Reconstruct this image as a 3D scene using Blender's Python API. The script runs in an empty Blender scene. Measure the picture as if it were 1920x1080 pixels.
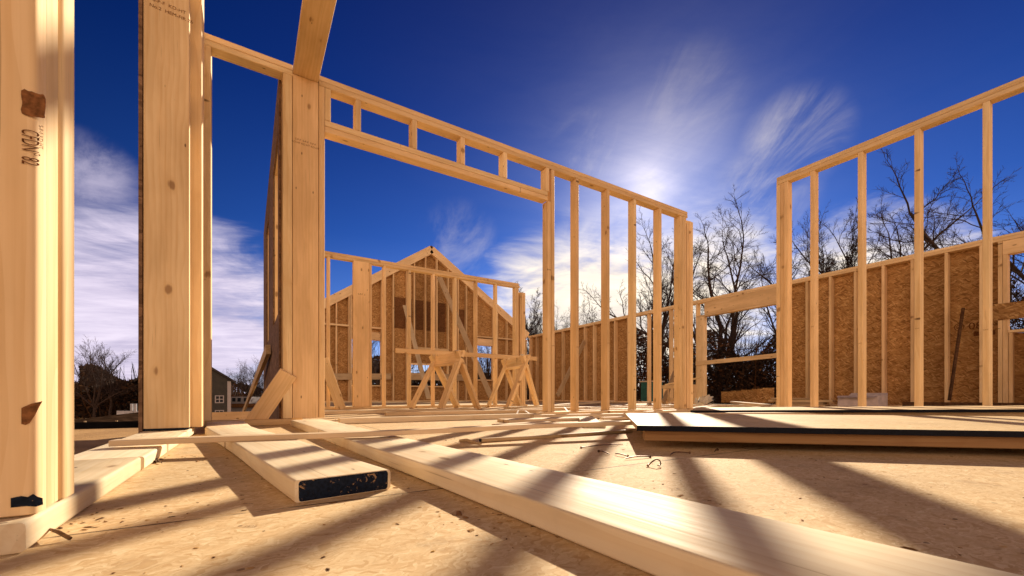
import bpy, bmesh, math, random
from mathutils import Vector, Matrix, Euler
R = math.radians
SC = bpy.context.scene
COL = SC.collection
random.seed(7)

# ------------------------------------------------------------------ camera
FPX, CU, HV = 788.0, 960.0, 742.0          # focal length, centre and horizon in photo pixels (1920 wide)
CAMH = 0.205
YAW = R(57.9)                               # heading of the view, from +X
ca, sa = math.cos(YAW), math.sin(YAW)
cam = bpy.data.cameras.new('camera')
cam.lens = FPX / 1920 * 36; cam.sensor_width = 36
cam.shift_y = (HV - 540) / 1920
cam.clip_start = 0.02; cam.clip_end = 3000
cam.dof.use_dof = True; cam.dof.focus_distance = 2.6; cam.dof.aperture_fstop = 16.0
co = bpy.data.objects.new('camera', cam); COL.objects.link(co)
co.location = (0, 0, CAMH); co.rotation_euler = (R(90), 0, YAW - R(90))
SC.camera = co

# ------------------------------------------------------------------ light
SUN_AZ, SUN_EL = R(39.97), R(25.2)          # azimuth from +X towards +Y
sdir = Vector((math.cos(SUN_AZ)*math.cos(SUN_EL), math.sin(SUN_AZ)*math.cos(SUN_EL), math.sin(SUN_EL)))
sl = bpy.data.lights.new('sun', 'SUN'); sl.energy = 3.3; sl.angle = R(0.85); sl.color = (1.0, 0.84, 0.64)
so = bpy.data.objects.new('sun', sl); COL.objects.link(so)
so.rotation_euler = sdir.to_track_quat('Z', 'Y').to_euler(); so.location = sdir * 30
SC.view_settings.view_transform = 'Standard'; SC.view_settings.look = 'None'
SC.view_settings.gamma = 1.0; SC.view_settings.use_curve_mapping = False
SC.view_settings.exposure = 1.38
SC.cycles.max_bounces = 8; SC.cycles.diffuse_bounces = 5

# ------------------------------------------------------------------ node helper
class NT:
    def __init__(s, tree): s.t = tree
    def n(s, typ, props=None, **inp):
        nd = s.t.nodes.new('ShaderNode' + typ)
        for k, v in (props or {}).items(): setattr(nd, k, v)
        for k, v in inp.items():
            key = k.replace('_', ' ')
            sock = nd.inputs[int(k[1:])] if (k[0] == 'i' and k[1:].isdigit()) else nd.inputs[key]
            s.put(sock, v)
        return nd
    def put(s, sock, v):
        if hasattr(v, 'is_linked') or isinstance(v, bpy.types.NodeSocket): s.t.links.new(v, sock)
        else: sock.default_value = v
    def math(s, op, a, b=0.0, clamp=False):
        return s.n('Math', {'operation': op, 'use_clamp': clamp}, i0=a, i1=b).outputs[0]
    def vmath(s, op, a, b=(0, 0, 0)):
        nd = s.n('VectorMath', {'operation': op}, i0=a, i1=b)
        return nd.outputs['Value'] if op in ('DOT_PRODUCT', 'LENGTH') else nd.outputs[0]
    def mix(s, f, a, b, mode='MIX'):
        nd = s.n('Mix', {'data_type': 'RGBA', 'blend_type': mode})
        s.put(nd.inputs[0], f); s.put(nd.inputs[6], a); s.put(nd.inputs[7], b)
        return nd.outputs[2]
    def rng(s, v, a, b, c=0.0, d=1.0, smooth=True):
        return s.n('MapRange', {'interpolation_type': 'SMOOTHSTEP' if smooth else 'LINEAR'}, i0=v, i1=a, i2=b, i3=c, i4=d).outputs[0]
    def noise(s, vec, scale, detail=3.0, rough=0.55, dist=0.0):
        return s.n('TexNoise', None, Vector=vec, Scale=scale, Detail=detail, Roughness=rough, Distortion=dist).outputs[0]
    def ramp(s, f, stops):
        nd = s.n('ValToRGB', None, i0=f); cr = nd.color_ramp
        while len(cr.elements) > 1: cr.elements.remove(cr.elements[0])
        cr.elements[0].position = stops[0][0]; cr.elements[0].color = (*stops[0][1], 1)
        for p, c in stops[1:]:
            e = cr.elements.new(p); e.color = (*c, 1)
        return nd.outputs[0]
def c4(c): return (c[0], c[1], c[2], 1.0)

# ------------------------------------------------------------------ sky
W = bpy.data.worlds.new('World'); SC.world = W; W.use_nodes = True
W.node_tree.nodes.clear(); g = NT(W.node_tree)
dirv = g.n('TexCoord').outputs['Generated']
sep = g.n('SeparateXYZ', None, i0=dirv)
dx, dy, dz = sep.outputs
sky = g.n('TexSky', {'sky_type': 'NISHITA', 'sun_disc': False, 'sun_elevation': SUN_EL, 'sun_rotation': R(90) - SUN_AZ,
                     'air_density': 1.0, 'dust_density': 0.3, 'ozone_density': 4.0, 'altitude': 100.0}).outputs[0]
sund = g.vmath('DOT_PRODUCT', dirv, tuple(sdir))
front = g.vmath('DOT_PRODUCT', dirv, (ca, sa, 0))
side = g.vmath('DOT_PRODUCT', dirv, (sa, -ca, 0))
# deep saturated blue overhead, clearing to a softer blue low down
tint = g.ramp(g.rng(dz, 0.0, 0.75, 0, 1, False), [(0.0, (0.46, 0.44, 0.62)), (0.25, (0.13, 0.20, 0.40)), (0.45, (0.045, 0.115, 0.30)), (0.75, (0.012, 0.055, 0.20)), (1.0, (0.006, 0.030, 0.14))])
blue = g.mix(1.0, sky, tint, 'MULTIPLY')
dark = g.rng(sund, -0.1, 0.98, 0.20, 1.1)
blue = g.mix(1.0, blue, g.n('CombineColor', None, i0=dark, i1=dark, i2=dark).outputs[0], 'MULTIPLY')
# cirrus sheet, drawn out in streaks on a flat cloud layer
zz = g.math('ADD', g.math('MAXIMUM', dz, 0.0), 0.10)
px = g.math('DIVIDE', side, zz); py = g.math('DIVIDE', front, zz)
cvec = g.n('CombineXYZ', None, i0=g.math('ADD', g.math('MULTIPLY', px, 0.30), g.math('MULTIPLY', py, 0.16)), i1=g.math('ADD', g.math('MULTIPLY', py, 1.0), g.math('MULTIPLY', px, -0.25)), i2=0.3).outputs[0]
n1 = g.noise(cvec, 1.1, 8.0, 0.62, 0.5)
n2 = g.noise(cvec, 3.6, 8.0, 0.68, 0.5)
n3 = g.noise(g.n('CombineXYZ', None, i0=g.math('ADD', g.math('MULTIPLY', side, 2.4), g.math('MULTIPLY', dz, 1.6)), i1=g.math('SUBTRACT', g.math('MULTIPLY', dz, 7.5), g.math('MULTIPLY', side, 0.9)), i2=front).outputs[0], 1.9, 8.0, 0.6, 0.7)
cn = g.math('ADD', g.math('ADD', g.math('MULTIPLY', n1, 0.32), g.math('MULTIPLY', n2, 0.22)), g.math('MULTIPLY', n3, 0.46))
low = g.rng(dz, 0.40, 0.12, 0.0, 1.0)
leftb = g.rng(side, -0.25, -0.60, 0.0, 1.0)
def spot(u, v, rad):
    d = Vector((sa*(u-CU)/FPX + ca, -ca*(u-CU)/FPX + sa, (HV-v)/FPX)).normalized()
    return g.rng(g.vmath('DOT_PRODUCT', dirv, tuple(d)), math.cos(rad), 1.0, 0.0, 1.0)
bank = g.math('MAXIMUM', g.math('MULTIPLY', spot(1170, 530, R(23)), 1.6), g.math('MAXIMUM', g.math('MULTIPLY', spot(1640, 545, R(13)), 1.2), g.math('MULTIPLY', spot(290, 590, R(18)), 1.5)))
bias = g.math('ADD', g.math('MULTIPLY', low, 0.16), g.math('ADD', g.math('MULTIPLY', bank, 0.24), -0.10))
cov = g.math('MULTIPLY', g.rng(g.math('ADD', cn, bias), 0.56, 0.92, 0.0, 1.0), g.rng(dz, 0.44, 0.26))
# separate wind-blown wisps
def wisp(u, v, rad, amt, thr=0.42):
    wn = g.rng(g.noise(wv, 2.3, 9.0, 0.66, 0.8), thr, thr + 0.34, 0.0, amt)
    return g.math('MULTIPLY', spot(u, v, rad), wn)
wv = g.n('CombineXYZ', None, i0=g.math('ADD', g.math('MULTIPLY', side, 2.9), g.math('MULTIPLY', dz, -1.9)), i1=g.math('ADD', g.math('MULTIPLY', side, 0.75), g.math('MULTIPLY', dz, 1.15)), i2=0.7).outputs[0]
for a in ((1490, 265, R(5.5), 0.36, 0.34), (1430, 370, R(6), 0.34, 0.32), (1300, 185, R(6), 0.12), (165, 335, R(4.5), 0.5), (1100, 285, R(5), 0.2), (860, 460, R(6), 0.22)):
    cov = g.math('MAXIMUM', cov, wisp(*a))
cov = g.math('MINIMUM', cov, 0.94)
ccol = g.mix(g.rng(sund, 0.60, 0.965), c4((0.345, 0.305, 0.37)), c4((0.47, 0.41, 0.325)))
cvar = g.rng(g.math('ADD', g.math('MULTIPLY', n2, 0.4), g.math('MULTIPLY', n3, 0.6)), 0.32, 0.66, 0.66, 1.12); ccol = g.mix(1.0, ccol, g.n('CombineColor', None, i0=cvar, i1=cvar, i2=g.math('POWER', cvar, 0.75)).outputs[0], 'MULTIPLY')
vis = g.mix(cov, g.mix(1.0, blue, c4((0.086, 0.086, 0.086)), 'MULTIPLY'), ccol)
# aureole of the sun in thin cloud
gs = g.math('MAXIMUM', sund, 0.0)
gl = g.math('ADD', g.math('ADD', g.math('MULTIPLY', g.math('POWER', gs, 1100.0), 0.13), g.math('MULTIPLY', g.math('POWER', gs, 240.0), 0.13)),
            g.math('ADD', g.math('MULTIPLY', g.math('POWER', gs, 70.0), 0.105), g.math('MULTIPLY', g.math('POWER', gs, 12.0), 0.014)))
gl = g.math('MULTIPLY', gl, g.rng(g.math('ADD', g.math('MULTIPLY', n2, 0.5), g.math('MULTIPLY', n3, 0.5)), 0.3, 0.7, 0.75, 1.2))
vis = g.mix(1.0, vis, g.mix(1.0, g.n('CombineColor', None, i0=gl, i1=gl, i2=gl).outputs[0], c4((1.0, 0.83, 0.58)), 'MULTIPLY'), 'ADD')
# unseen warm cloud added behind the camera as fill for shaded faces
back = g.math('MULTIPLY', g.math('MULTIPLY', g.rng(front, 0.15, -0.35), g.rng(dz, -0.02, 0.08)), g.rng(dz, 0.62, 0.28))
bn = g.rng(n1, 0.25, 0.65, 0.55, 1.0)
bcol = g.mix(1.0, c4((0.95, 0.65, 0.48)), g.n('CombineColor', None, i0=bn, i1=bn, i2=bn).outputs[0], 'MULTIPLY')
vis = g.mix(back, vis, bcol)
vis = g.mix(g.rng(dz, 0.0, -0.03), vis, c4((0.10, 0.07, 0.045)))
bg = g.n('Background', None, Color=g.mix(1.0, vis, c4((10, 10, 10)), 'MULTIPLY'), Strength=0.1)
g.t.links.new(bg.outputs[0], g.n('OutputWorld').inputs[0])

# ------------------------------------------------------------------ materials
def newmat(name):
    m = bpy.data.materials.new(name); m.use_nodes = True
    m.node_tree.nodes.clear(); g = NT(m.node_tree)
    b = g.n('BsdfPrincipled'); g.t.links.new(b.outputs[0], g.n('OutputMaterial').inputs[0])
    b.inputs['Specular IOR Level'].default_value = 0.11
    return m, g, b
def setb(g, b, col=None, rough=None, bump=None, bs=0.2, bd=0.002):
    if col is not None: g.put(b.inputs['Base Color'], col if hasattr(col, 'is_linked') else c4(col))
    if rough is not None: g.put(b.inputs['Roughness'], rough)
    if bump is not None:
        g.put(b.inputs['Normal'], g.n('Bump', None, Height=bump, Strength=bs, Distance=bd).outputs[0])
def plain(name, col, rough=0.7, var=0.25, scale=12.0, metal=0.0):
    m, g, b = newmat(name)
    o = g.n('TexCoord').outputs['Object']
    n = g.noise(o, scale, 5.0)
    setb(g, b, g.mix(g.rng(n, 0.3, 0.7), c4([x*(1-var) for x in col]), c4([x*(1+var) for x in col])), rough, n, 0.15)
    b.inputs['Metallic'].default_value = metal
    if rough >= 1.0: b.inputs['Specular IOR Level'].default_value = 0.0
    return m
def wood(name, lightc, darkc, knotc=(0.16, 0.062, 0.02), contrast=1.0, dirt=0.0):
    m, g, b = newmat(name)
    oi = g.n('ObjectInfo').outputs['Random']
    o = g.vmath('ADD', g.n('TexCoord').outputs['Object'], g.n('CombineXYZ', None, i0=g.math('MULTIPLY', oi, 37.0), i1=g.math('MULTIPLY', oi, 11.3), i2=g.math('MULTIPLY', oi, 5.7)).outputs[0])
    fine = g.noise(g.vmath('MULTIPLY', o, (2.0, 130, 130)), 1.0, 3.0, 0.6)
    med = g.noise(g.vmath('MULTIPLY', o, (0.9, 34, 34)), 1.0, 3.0, 0.6, 0.4)
    warp = g.noise(g.vmath('MULTIPLY', o, (1.6, 7, 7)), 1.0, 2.0)
    rv = g.vmath('ADD', g.vmath('MULTIPLY', o, (0.35, 1, 1)), g.n('CombineXYZ', None, i0=0.0, i1=g.math('MULTIPLY', warp, 0.055), i2=g.math('MULTIPLY', warp, 0.04)).outputs[0])
    ring = g.n('TexWave', {'wave_type': 'RINGS', 'rings_direction': 'X', 'wave_profile': 'SAW'}, Vector=rv, Scale=16.0, Distortion=1.2, Detail=2.0).outputs['Fac']
    gr = g.math('ADD', g.math('MULTIPLY', g.rng(ring, 0.25, 1.0), 0.34 * contrast), g.math('ADD', g.math('MULTIPLY', g.rng(med, 0.35, 0.75), 0.42 * contrast), g.math('MULTIPLY', g.rng(fine, 0.4, 0.8), 0.34 * contrast)))
    tn = g.math('FRACT', g.math('MULTIPLY', oi, 7.31))
    lc = g.mix(tn, c4((lightc[0]*0.97, lightc[1]*0.90, lightc[2]*0.86)), c4((lightc[0], lightc[1]*1.04, lightc[2]*1.05)))
    col = g.mix(gr, lc, c4(darkc))
    # knots
    kv = g.vmath('MULTIPLY', o, (5.5, 11.0, 1.3))
    kv = g.vmath('ADD', kv, g.n('CombineXYZ', None, i0=g.math('MULTIPLY', warp, 0.5), i1=g.math('MULTIPLY', med, 0.4), i2=0.0).outputs[0])
    vo = g.n('TexVoronoi', {'feature': 'F1'}, Vector=kv, Scale=1.0)
    pick = g.math('GREATER_THAN', g.n('SeparateColor', None, i0=vo.outputs['Color']).outputs[0], 0.58)
    halo = g.math('MULTIPLY', pick, g.rng(vo.outputs['Distance'], 0.34, 0.10))
    knot = g.math('MULTIPLY', pick, g.rng(vo.outputs['Distance'], 0.17, 0.09))
    col = g.mix(g.math('MULTIPLY', halo, 0.45), col, c4(darkc))
    col = g.mix(g.math('MULTIPLY', knot, 0.62), col, c4(knotc))
    # nail heads and small pitch marks
    v2 = g.n('TexVoronoi', {'feature': 'F1'}, Vector=g.vmath('MULTIPLY', o, (10.0, 26.0, 2.0)), Scale=1.0)
    p2 = g.math('GREATER_THAN', g.n('SeparateColor', None, i0=v2.outputs['Color']).outputs[1], 0.80)
    col = g.mix(g.math('MULTIPLY', g.math('MULTIPLY', p2, g.rng(v2.outputs['Distance'], 0.13, 0.07)), 0.8), col, c4((0.07, 0.03, 0.015)))
    chk = g.noise(g.vmath('MULTIPLY', o, (3.0, 190, 190)), 1.0, 2.0, 0.5)
    col = g.mix(g.rng(chk, 0.68, 0.76, 0, 0.55), col, c4([x*0.45 for x in darkc]))
    # broad weathering and board-to-board tint
    big = g.noise(g.vmath('MULTIPLY', o, (1.5, 5, 5)), 1.0, 4.0, 0.6)
    v = g.math('ADD', g.math('MULTIPLY', oi, 0.28), g.rng(big, 0.3, 0.7, 0.74, 0.98))
    col = g.mix(1.0, col, g.n('CombineColor', None, i0=v, i1=g.math('POWER', v, 1.12), i2=g.math('POWER', v, 1.3)).outputs[0], 'MULTIPLY')
    if dirt: 
        dn = g.noise(o, 5.0, 6.0, 0.7)
        col = g.mix(g.rng(dn, 0.5, 0.75, 0, dirt), col, c4((0.16, 0.085, 0.04)))
    setb(g, b, col, g.rng(fine, 0.2, 0.8, 0.55, 0.75), g.math('ADD', fine, g.math('MULTIPLY', med, 0.7)), 0.22, 0.0012)
    return m
M = {}
M['lumber'] = wood('lumber', (0.79, 0.59, 0.345), (0.66, 0.435, 0.21))
M['floor_lumber'] = wood('floor_lumber', (0.74, 0.61, 0.42), (0.62, 0.455, 0.26), contrast=0.75, dirt=0.14)
M['shade_dark'] = wood('shade_dark_lumber', (0.32, 0.19, 0.085), (0.21, 0.105, 0.042), dirt=0.3)  # bearers' shade put into their colour; batten end grain is simply dark
M['brace'] = wood('brace', (0.52, 0.40, 0.25), (0.38, 0.25, 0.13), dirt=0.3)

def osb(name, cols, sx=1.0, contrast=1.0, rough=0.75, dirt=0.0, plane='XY', seams=False):
    m, g, b = newmat(name)
    o = g.n('TexCoord').outputs['Object']
    if plane != 'XY':
        xyz = g.n('SeparateXYZ', None, i0=o).outputs
        o = g.n('CombineXYZ', None, i0=xyz[1 if plane == 'YZ' else 0], i1=xyz[2], i2=xyz[0 if plane == 'YZ' else 1]).outputs[0]
    wn = g.n('TexNoise', None, Vector=o, Scale=9.0 * sx, Detail=2.0).outputs['Color']
    o2 = g.vmath('ADD', o, g.vmath('MULTIPLY', g.vmath('SUBTRACT', wn, (0.5, 0.5, 0.5)), (0.05, 0.05, 0.05)))
    layers = []
    for k, (ang, sc) in enumerate(((4, (10, 58, 20)), (-17, (12, 66, 20)), (26, (11, 56, 20)), (-48, (15, 60, 20)))):
        mp = g.n('Mapping', None, Vector=o2, Rotation=(0, 0, R(ang)), Location=(k*3.1, k*1.7, k*0.9)).outputs[0]
        vo = g.n('TexVoronoi', {'feature': 'F1'}, Vector=g.vmath('MULTIPLY', mp, tuple(x*sx for x in sc)), Scale=1.0)
        layers.append((g.n('SeparateColor', None, i0=vo.outputs['Color']).outputs, vo.outputs['Distance']))
    val = layers[0][0][0]; hgt = layers[0][1]
    for k in (1, 2, 3):
        sel = g.math('GREATER_THAN', layers[k][0][1], 0.52 + 0.06*k)
        val = g.n('Mix', {'data_type': 'FLOAT'}, i0=sel, i2=val, i3=layers[k][0][0]).outputs[0]
        hgt = g.n('Mix', {'data_type': 'FLOAT'}, i0=sel, i2=hgt, i3=layers[k][1]).outputs[0]
    if plane != 'XY':
        pid = g.math('FLOOR', g.math('DIVIDE', g.n('SeparateXYZ', None, i0=o).outputs[0], 1.22))
        pv = g.n('TexWhiteNoise', {'noise_dimensions': '1D'}, W=pid).outputs[0]
    fine = g.noise(g.vmath('MULTIPLY', o2, (40, 160, 60)), 1.0, 3.0)
    col = g.ramp(val, [(0.0, cols[0]), (0.25, cols[1]), (0.7, cols[2]), (1.0, cols[3])])
    edge = g.rng(hgt, 0.35, 0.75, 0, 0.5 * contrast)
    col = g.mix(edge, col, c4(cols[0]))
    col = g.mix(g.rng(fine, 0.42, 0.78, 0, 0.55), col, c4(cols[0] if plane == 'XY' else cols[1]))
    big = g.noise(o, 1.7, 5.0, 0.6)
    v = g.rng(big, 0.25, 0.75, 0.86, 1.1)
    if plane != 'XY': v = g.math('MULTIPLY', v, g.math('ADD', 0.84, g.math('MULTIPLY', pv, 0.3)))
    col = g.mix(1.0, col, g.n('CombineColor', None, i0=v, i1=v, i2=v).outputs[0], 'MULTIPLY')
    if dirt:
        dn = g.noise(o, 6.0, 8.0, 0.72, 0.3)
        col = g.mix(g.rng(dn, 0.54, 0.70, 0, dirt), col, c4((0.20, 0.105, 0.045)))
        sp = g.noise(g.vmath('MULTIPLY', g.n('Mapping', None, Vector=o2, Rotation=(0, 0, R(35))).outputs[0], (22, 95, 30)), 1.0, 4.0, 0.7)
        col = g.mix(g.rng(sp, 0.64, 0.74, 0, 0.55), col, c4((0.33, 0.14, 0.04)))
        sg = g.noise(o, 210.0, 3.0, 0.7)
        col = g.mix(g.rng(sg, 0.5, 0.8, 0, 0.30), col, c4((0.34, 0.19, 0.08)))
    if seams:
        br = g.n('TexBrick', {'offset': 0.5}, Vector=g.vmath('ADD', o, (0.55, 0.35, 0)), Scale=1.0, **{'Mortar_Size': 0.004, 'Mortar_Smooth': 0.3, 'Brick_Width': 2.44, 'Row_Height': 1.22})
        gap = g.math('MULTIPLY', br.outputs['Fac'], g.rng(g.noise(o, 6.0, 5.0), 0.36, 0.56))
        col = g.mix(g.math('MULTIPLY', gap, 0.9), col, c4((0.05, 0.025, 0.012)))
    if seams:
        vd = g.n('TexVoronoi', {'feature': 'F1', 'voronoi_dimensions': '2D'}, Vector=g.vmath('MULTIPLY', g.vmath('ADD', o, g.vmath('MULTIPLY', wn, (0.02, 0.02, 0))), (1/0.406, 1/0.2, 1)), Scale=1.0, Randomness=0.0)
        dd = g.vmath('LENGTH', g.vmath('MULTIPLY', g.vmath('SUBTRACT', g.vmath('MULTIPLY', g.vmath('ADD', o, g.vmath('MULTIPLY', wn, (0.02, 0.02, 0))), (1/0.406, 1/0.2, 1)), vd.outputs['Position']), (0.406, 0.2, 0)))
        col = g.mix(g.rng(dd, 0.0045, 0.0028, 0, 0.7), col, c4((0.14, 0.07, 0.03)))
    setb(g, b, col, rough, g.math('ADD', hgt, g.math('MULTIPLY', fine, 0.5)), 0.25 * contrast, 0.0015)
    return m
M['deck'] = osb('deck', ((0.54, 0.355, 0.17), (0.64, 0.46, 0.25), (0.70, 0.53, 0.305), (0.76, 0.605, 0.37)), 3.1, 0.45, 0.8, 0.40, 'XY', True)
M['sheet'] = osb('sheet', ((0.52, 0.36, 0.165), (0.62, 0.45, 0.23), (0.68, 0.50, 0.27), (0.74, 0.57, 0.34)), 1.8, 0.4, 0.65, 0.15)
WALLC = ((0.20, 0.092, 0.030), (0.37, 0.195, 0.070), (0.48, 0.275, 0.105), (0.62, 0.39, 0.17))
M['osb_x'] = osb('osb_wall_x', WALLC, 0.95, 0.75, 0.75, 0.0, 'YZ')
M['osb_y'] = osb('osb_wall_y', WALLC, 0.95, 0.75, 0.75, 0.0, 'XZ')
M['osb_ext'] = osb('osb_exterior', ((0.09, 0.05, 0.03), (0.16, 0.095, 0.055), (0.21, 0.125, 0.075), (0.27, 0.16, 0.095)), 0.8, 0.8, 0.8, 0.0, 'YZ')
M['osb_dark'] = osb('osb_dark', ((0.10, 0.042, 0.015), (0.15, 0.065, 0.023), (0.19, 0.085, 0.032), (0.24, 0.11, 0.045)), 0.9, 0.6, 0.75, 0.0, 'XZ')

def chipped(name, paint, wear):
    m, g, b = newmat(name)
    o = g.n('TexCoord').outputs['Object']
    n = g.noise(o, 60.0, 8.0, 0.7, 0.6)
    n2 = g.noise(o, 9.0, 2.0)
    k = g.rng(g.math('ADD', n, g.math('MULTIPLY', n2, 0.25)), wear, wear + 0.035)
    f = g.noise(o, 160.0, 4.0)
    pc = g.mix(g.rng(f, 0.3, 0.7), c4([x*0.6 for x in paint]), c4([x*1.5 for x in paint]))
    setb(g, b, g.mix(k, pc, c4((0.36, 0.22, 0.11))), 0.62, g.math('ADD', n, g.math('MULTIPLY', k, 0.5)), 0.5, 0.002)
    return m
M['end_paint'] = chipped('end_paint', (0.006, 0.011, 0.024), 0.735)
M['edge_paint'] = chipped('edge_paint', (0.005, 0.006, 0.011), 0.83)
M['ink'] = plain('ink', (0.13, 0.048, 0.016), 0.8, 0.5, 90)
M['stamp'] = plain('stamp', (0.20, 0.085, 0.032), 0.8, 0.4, 120)
M['nail'] = plain('nail', (0.16, 0.09, 0.05), 0.45, 0.5, 60, 0.7)
M['bark'] = plain('bark', (0.055, 0.036, 0.028), 0.9, 0.35, 6)
M['twig'] = plain('twig', (0.050, 0.034, 0.030), 0.9, 0.3, 3)
M['white'] = plain('white_trim', (0.40, 0.38, 0.40), 0.6, 0.05)
M['glass'] = plain('dark_glass', (0.03, 0.035, 0.045), 0.1, 0.1)
M['alu'] = plain('aluminium', (0.42, 0.42, 0.45), 0.5, 0.15, 8, 0.3)
M['tarp'] = plain('black_fabric', (0.007, 0.007, 0.008), 1.0, 0.4, 3)
M['carton'] = plain('carton', (0.62, 0.54, 0.53), 0.7, 0.12, 9)
M['plastic'] = plain('white_plastic', (0.72, 0.66, 0.58), 0.5, 0.1, 20)
M['teal'] = plain('teal_plastic', (0.02, 0.11, 0.13), 0.5, 0.2)
M['rust'] = plain('rusty_steel', (0.09, 0.045, 0.022), 0.7, 0.4, 30)
M['roof'] = plain('roof_shingle', (0.05, 0.045, 0.045), 0.9, 0.3, 5)
M['hill'] = plain('hill', (0.035, 0.026, 0.022), 1.0, 0.4, 0.4)
def ground_mat():
    m, g, b = newmat('ground')
    o = g.n('TexCoord').outputs['Object']
    n = g.noise(o, 0.5, 8.0, 0.65); f = g.noise(g.vmath('MULTIPLY', o, (30, 30, 30)), 1.0, 5.0, 0.7)
    col = g.ramp(g.math('ADD', g.math('MULTIPLY', n, 0.5), g.math('MULTIPLY', f, 0.5)), [(0.32, (0.24, 0.13, 0.055)), (0.5, (0.46, 0.275, 0.12)), (0.66, (0.60, 0.385, 0.18))])
    setb(g, b, col, 0.95, f, 0.8, 0.03); return m
M['ground'] = ground_mat()
def siding_mat():
    m, g, b = newmat('siding')
    o = g.n('TexCoord').outputs['Object']
    z = g.n('SeparateXYZ', None, i0=o).outputs[2]
    s = g.math('FRACT', g.math('MULTIPLY', z, 7.0))
    n = g.noise(o, 3.0, 4.0)
    setb(g, b, g.mix(g.rng(n, 0.3, 0.7), c4((0.055, 0.055, 0.053)), c4((0.07, 0.068, 0.064))), 0.7, s, 0.6, 0.02); return m
M['siding'] = siding_mat()
def leaf_mat():
    m, g, b = newmat('dry_leaf')
    ge = g.n('NewGeometry').outputs['Random Per Island']
    setb(g, b, g.ramp(ge, [(0, (0.018, 0.012, 0.010)), (0.6, (0.045, 0.026, 0.016)), (0.9, (0.10, 0.045, 0.018)), (1, (0.16, 0.065, 0.022))]), 0.9); return m
M['leaf'] = leaf_mat()
def chip_mat():
    m, g, b = newmat('wood_chip')
    ge = g.n('NewGeometry').outputs['Random Per Island']
    setb(g, b, g.ramp(ge, [(0, (0.10, 0.05, 0.022)), (0.5, (0.26, 0.13, 0.05)), (0.85, (0.5, 0.30, 0.12)), (1, (0.66, 0.42, 0.12))]), 0.85); return m
M['chip'] = chip_mat()

# ------------------------------------------------------------------ geometry helpers
def ray(u, v):
    t = (u - CU) / FPX
    return Vector((sa*t + ca, -ca*t + sa, (HV - v) / FPX))
def PX(u, v, X): q = ray(u, v); return Vector((0, 0, CAMH)) + q * (X / q.x)
def PY(u, v, Y): q = ray(u, v); return Vector((0, 0, CAMH)) + q * (Y / q.y)
def PZ(u, v, Z): q = ray(u, v); return Vector((0, 0, CAMH)) + q * ((Z - CAMH) / q.z)
def PD(u, v, dist): q = ray(u, v); return Vector((0, 0, CAMH)) + q * dist     # a point at a given depth

def tag(o, label=None, cat=None, group=None, kind=None):
    if label: o['label'] = label
    if cat: o['category'] = cat
    if group: o['group'] = group
    if kind: o['kind'] = kind
    return o
def thing(name, loc, label, cat, group=None):
    o = bpy.data.objects.new(name, None); COL.objects.link(o)
    o.location = loc; o.empty_display_size = 0.1
    return tag(o, label, cat, group)
def link(name, mesh, parent=None, Mx=None):
    o = bpy.data.objects.new(name, mesh); COL.objects.link(o)
    Mx = Mx or Matrix.Identity(4)
    if parent is not None:
        o.parent = parent
        off = Vector((0, 0, 0)); p = parent; inv = Matrix.Identity(4); chain = []
        while p is not None: chain.append(p.matrix_basis.copy()); p = p.parent
        w = Matrix.Identity(4)
        for c in reversed(chain): w = w @ c
        o.matrix_basis = w.inverted() @ Mx
    else: o.matrix_basis = Mx
    return o
def mesh(name, verts, faces, mats, smooth=False, midx=None):
    me = bpy.data.meshes.new(name); me.from_pydata([tuple(v) for v in verts], [], faces)
    for m in (mats if isinstance(mats, (list, tuple)) else [mats]): me.materials.append(m)
    if midx: me.polygons.foreach_set('material_index', midx)
    if smooth: me.polygons.foreach_set('use_smooth', [True]*len(faces))
    me.update(); return me
_cache = {}
def board_mesh(L, w, t, mat, r=0.003, seg=1, endmat=None, wob=0.0, nseg=1):
    """lumber: eased long edges, length along local X, width Y, thickness Z"""
    key = (round(L, 3), round(w, 3), round(t, 3), mat.name, round(r, 4), seg, endmat.name if endmat else '', wob, nseg)
    if key in _cache and not wob: return _cache[key]
    r = min(r, w*0.3, t*0.3); prof = []
    for (cx, cz, a0) in ((w/2-r, t/2-r, 0), (-w/2+r, t/2-r, 90), (-w/2+r, -t/2+r, 180), (w/2-r, -t/2+r, 270)):
        for k in range(seg+1):
            a = R(a0 + 90*k/seg); prof.append((cx + r*math.cos(a), cz + r*math.sin(a)))
    n = len(prof); rnd = random.Random(int(L*1e4) + int(w*1e5))
    vs, fs, mi = [], [], []
    e = min(0.0015, r)
    xs = [0.0, e] + [L*k/nseg for k in range(1, nseg)] + [L-e, L]
    ph = rnd.random()*6
    for k, x in enumerate(xs):
        s = 1 - (2*e/min(w, t) if k in (0, len(xs)-1) else 0)
        bx = wob*math.sin(ph + x*2.1)*x*(L-x)/(L*L)*4; bz = wob*0.5*math.sin(ph*2 + x*3.3)*x*(L-x)/(L*L)*4
        for (y, z) in prof:
            jy = rnd.uniform(-1, 1)*wob*0.12 if wob else 0
            vs.append((x, y*s + bx + jy, z*s + bz))
    for k in range(len(xs)-1):
        for i in range(n):
            j = (i+1) % n
            fs.append((k*n+i, (k+1)*n+i, (k+1)*n+j, k*n+j)); mi.append(0)
    fs.append(tuple(range(n))); mi.append(1 if endmat else 0)
    fs.append(tuple(reversed(range((len(xs)-1)*n, len(xs)*n)))); mi.append(1 if endmat == 'both' else 0)
    me = mesh('board', vs, fs, [mat] + ([endmat] if endmat else []), False, mi)
    if seg > 1:
        for p in me.polygons: p.use_smooth = len(p.vertices) == 4
        # keep flats flat: sharp by angle
        try: me.set_sharp_from_angle(angle=R(40))
        except Exception: pass
    bm = bmesh.new(); bm.from_mesh(me); bmesh.ops.recalc_face_normals(bm, faces=bm.faces); bm.to_mesh(me); bm.free()
    _cache[key] = me
    return me
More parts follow.
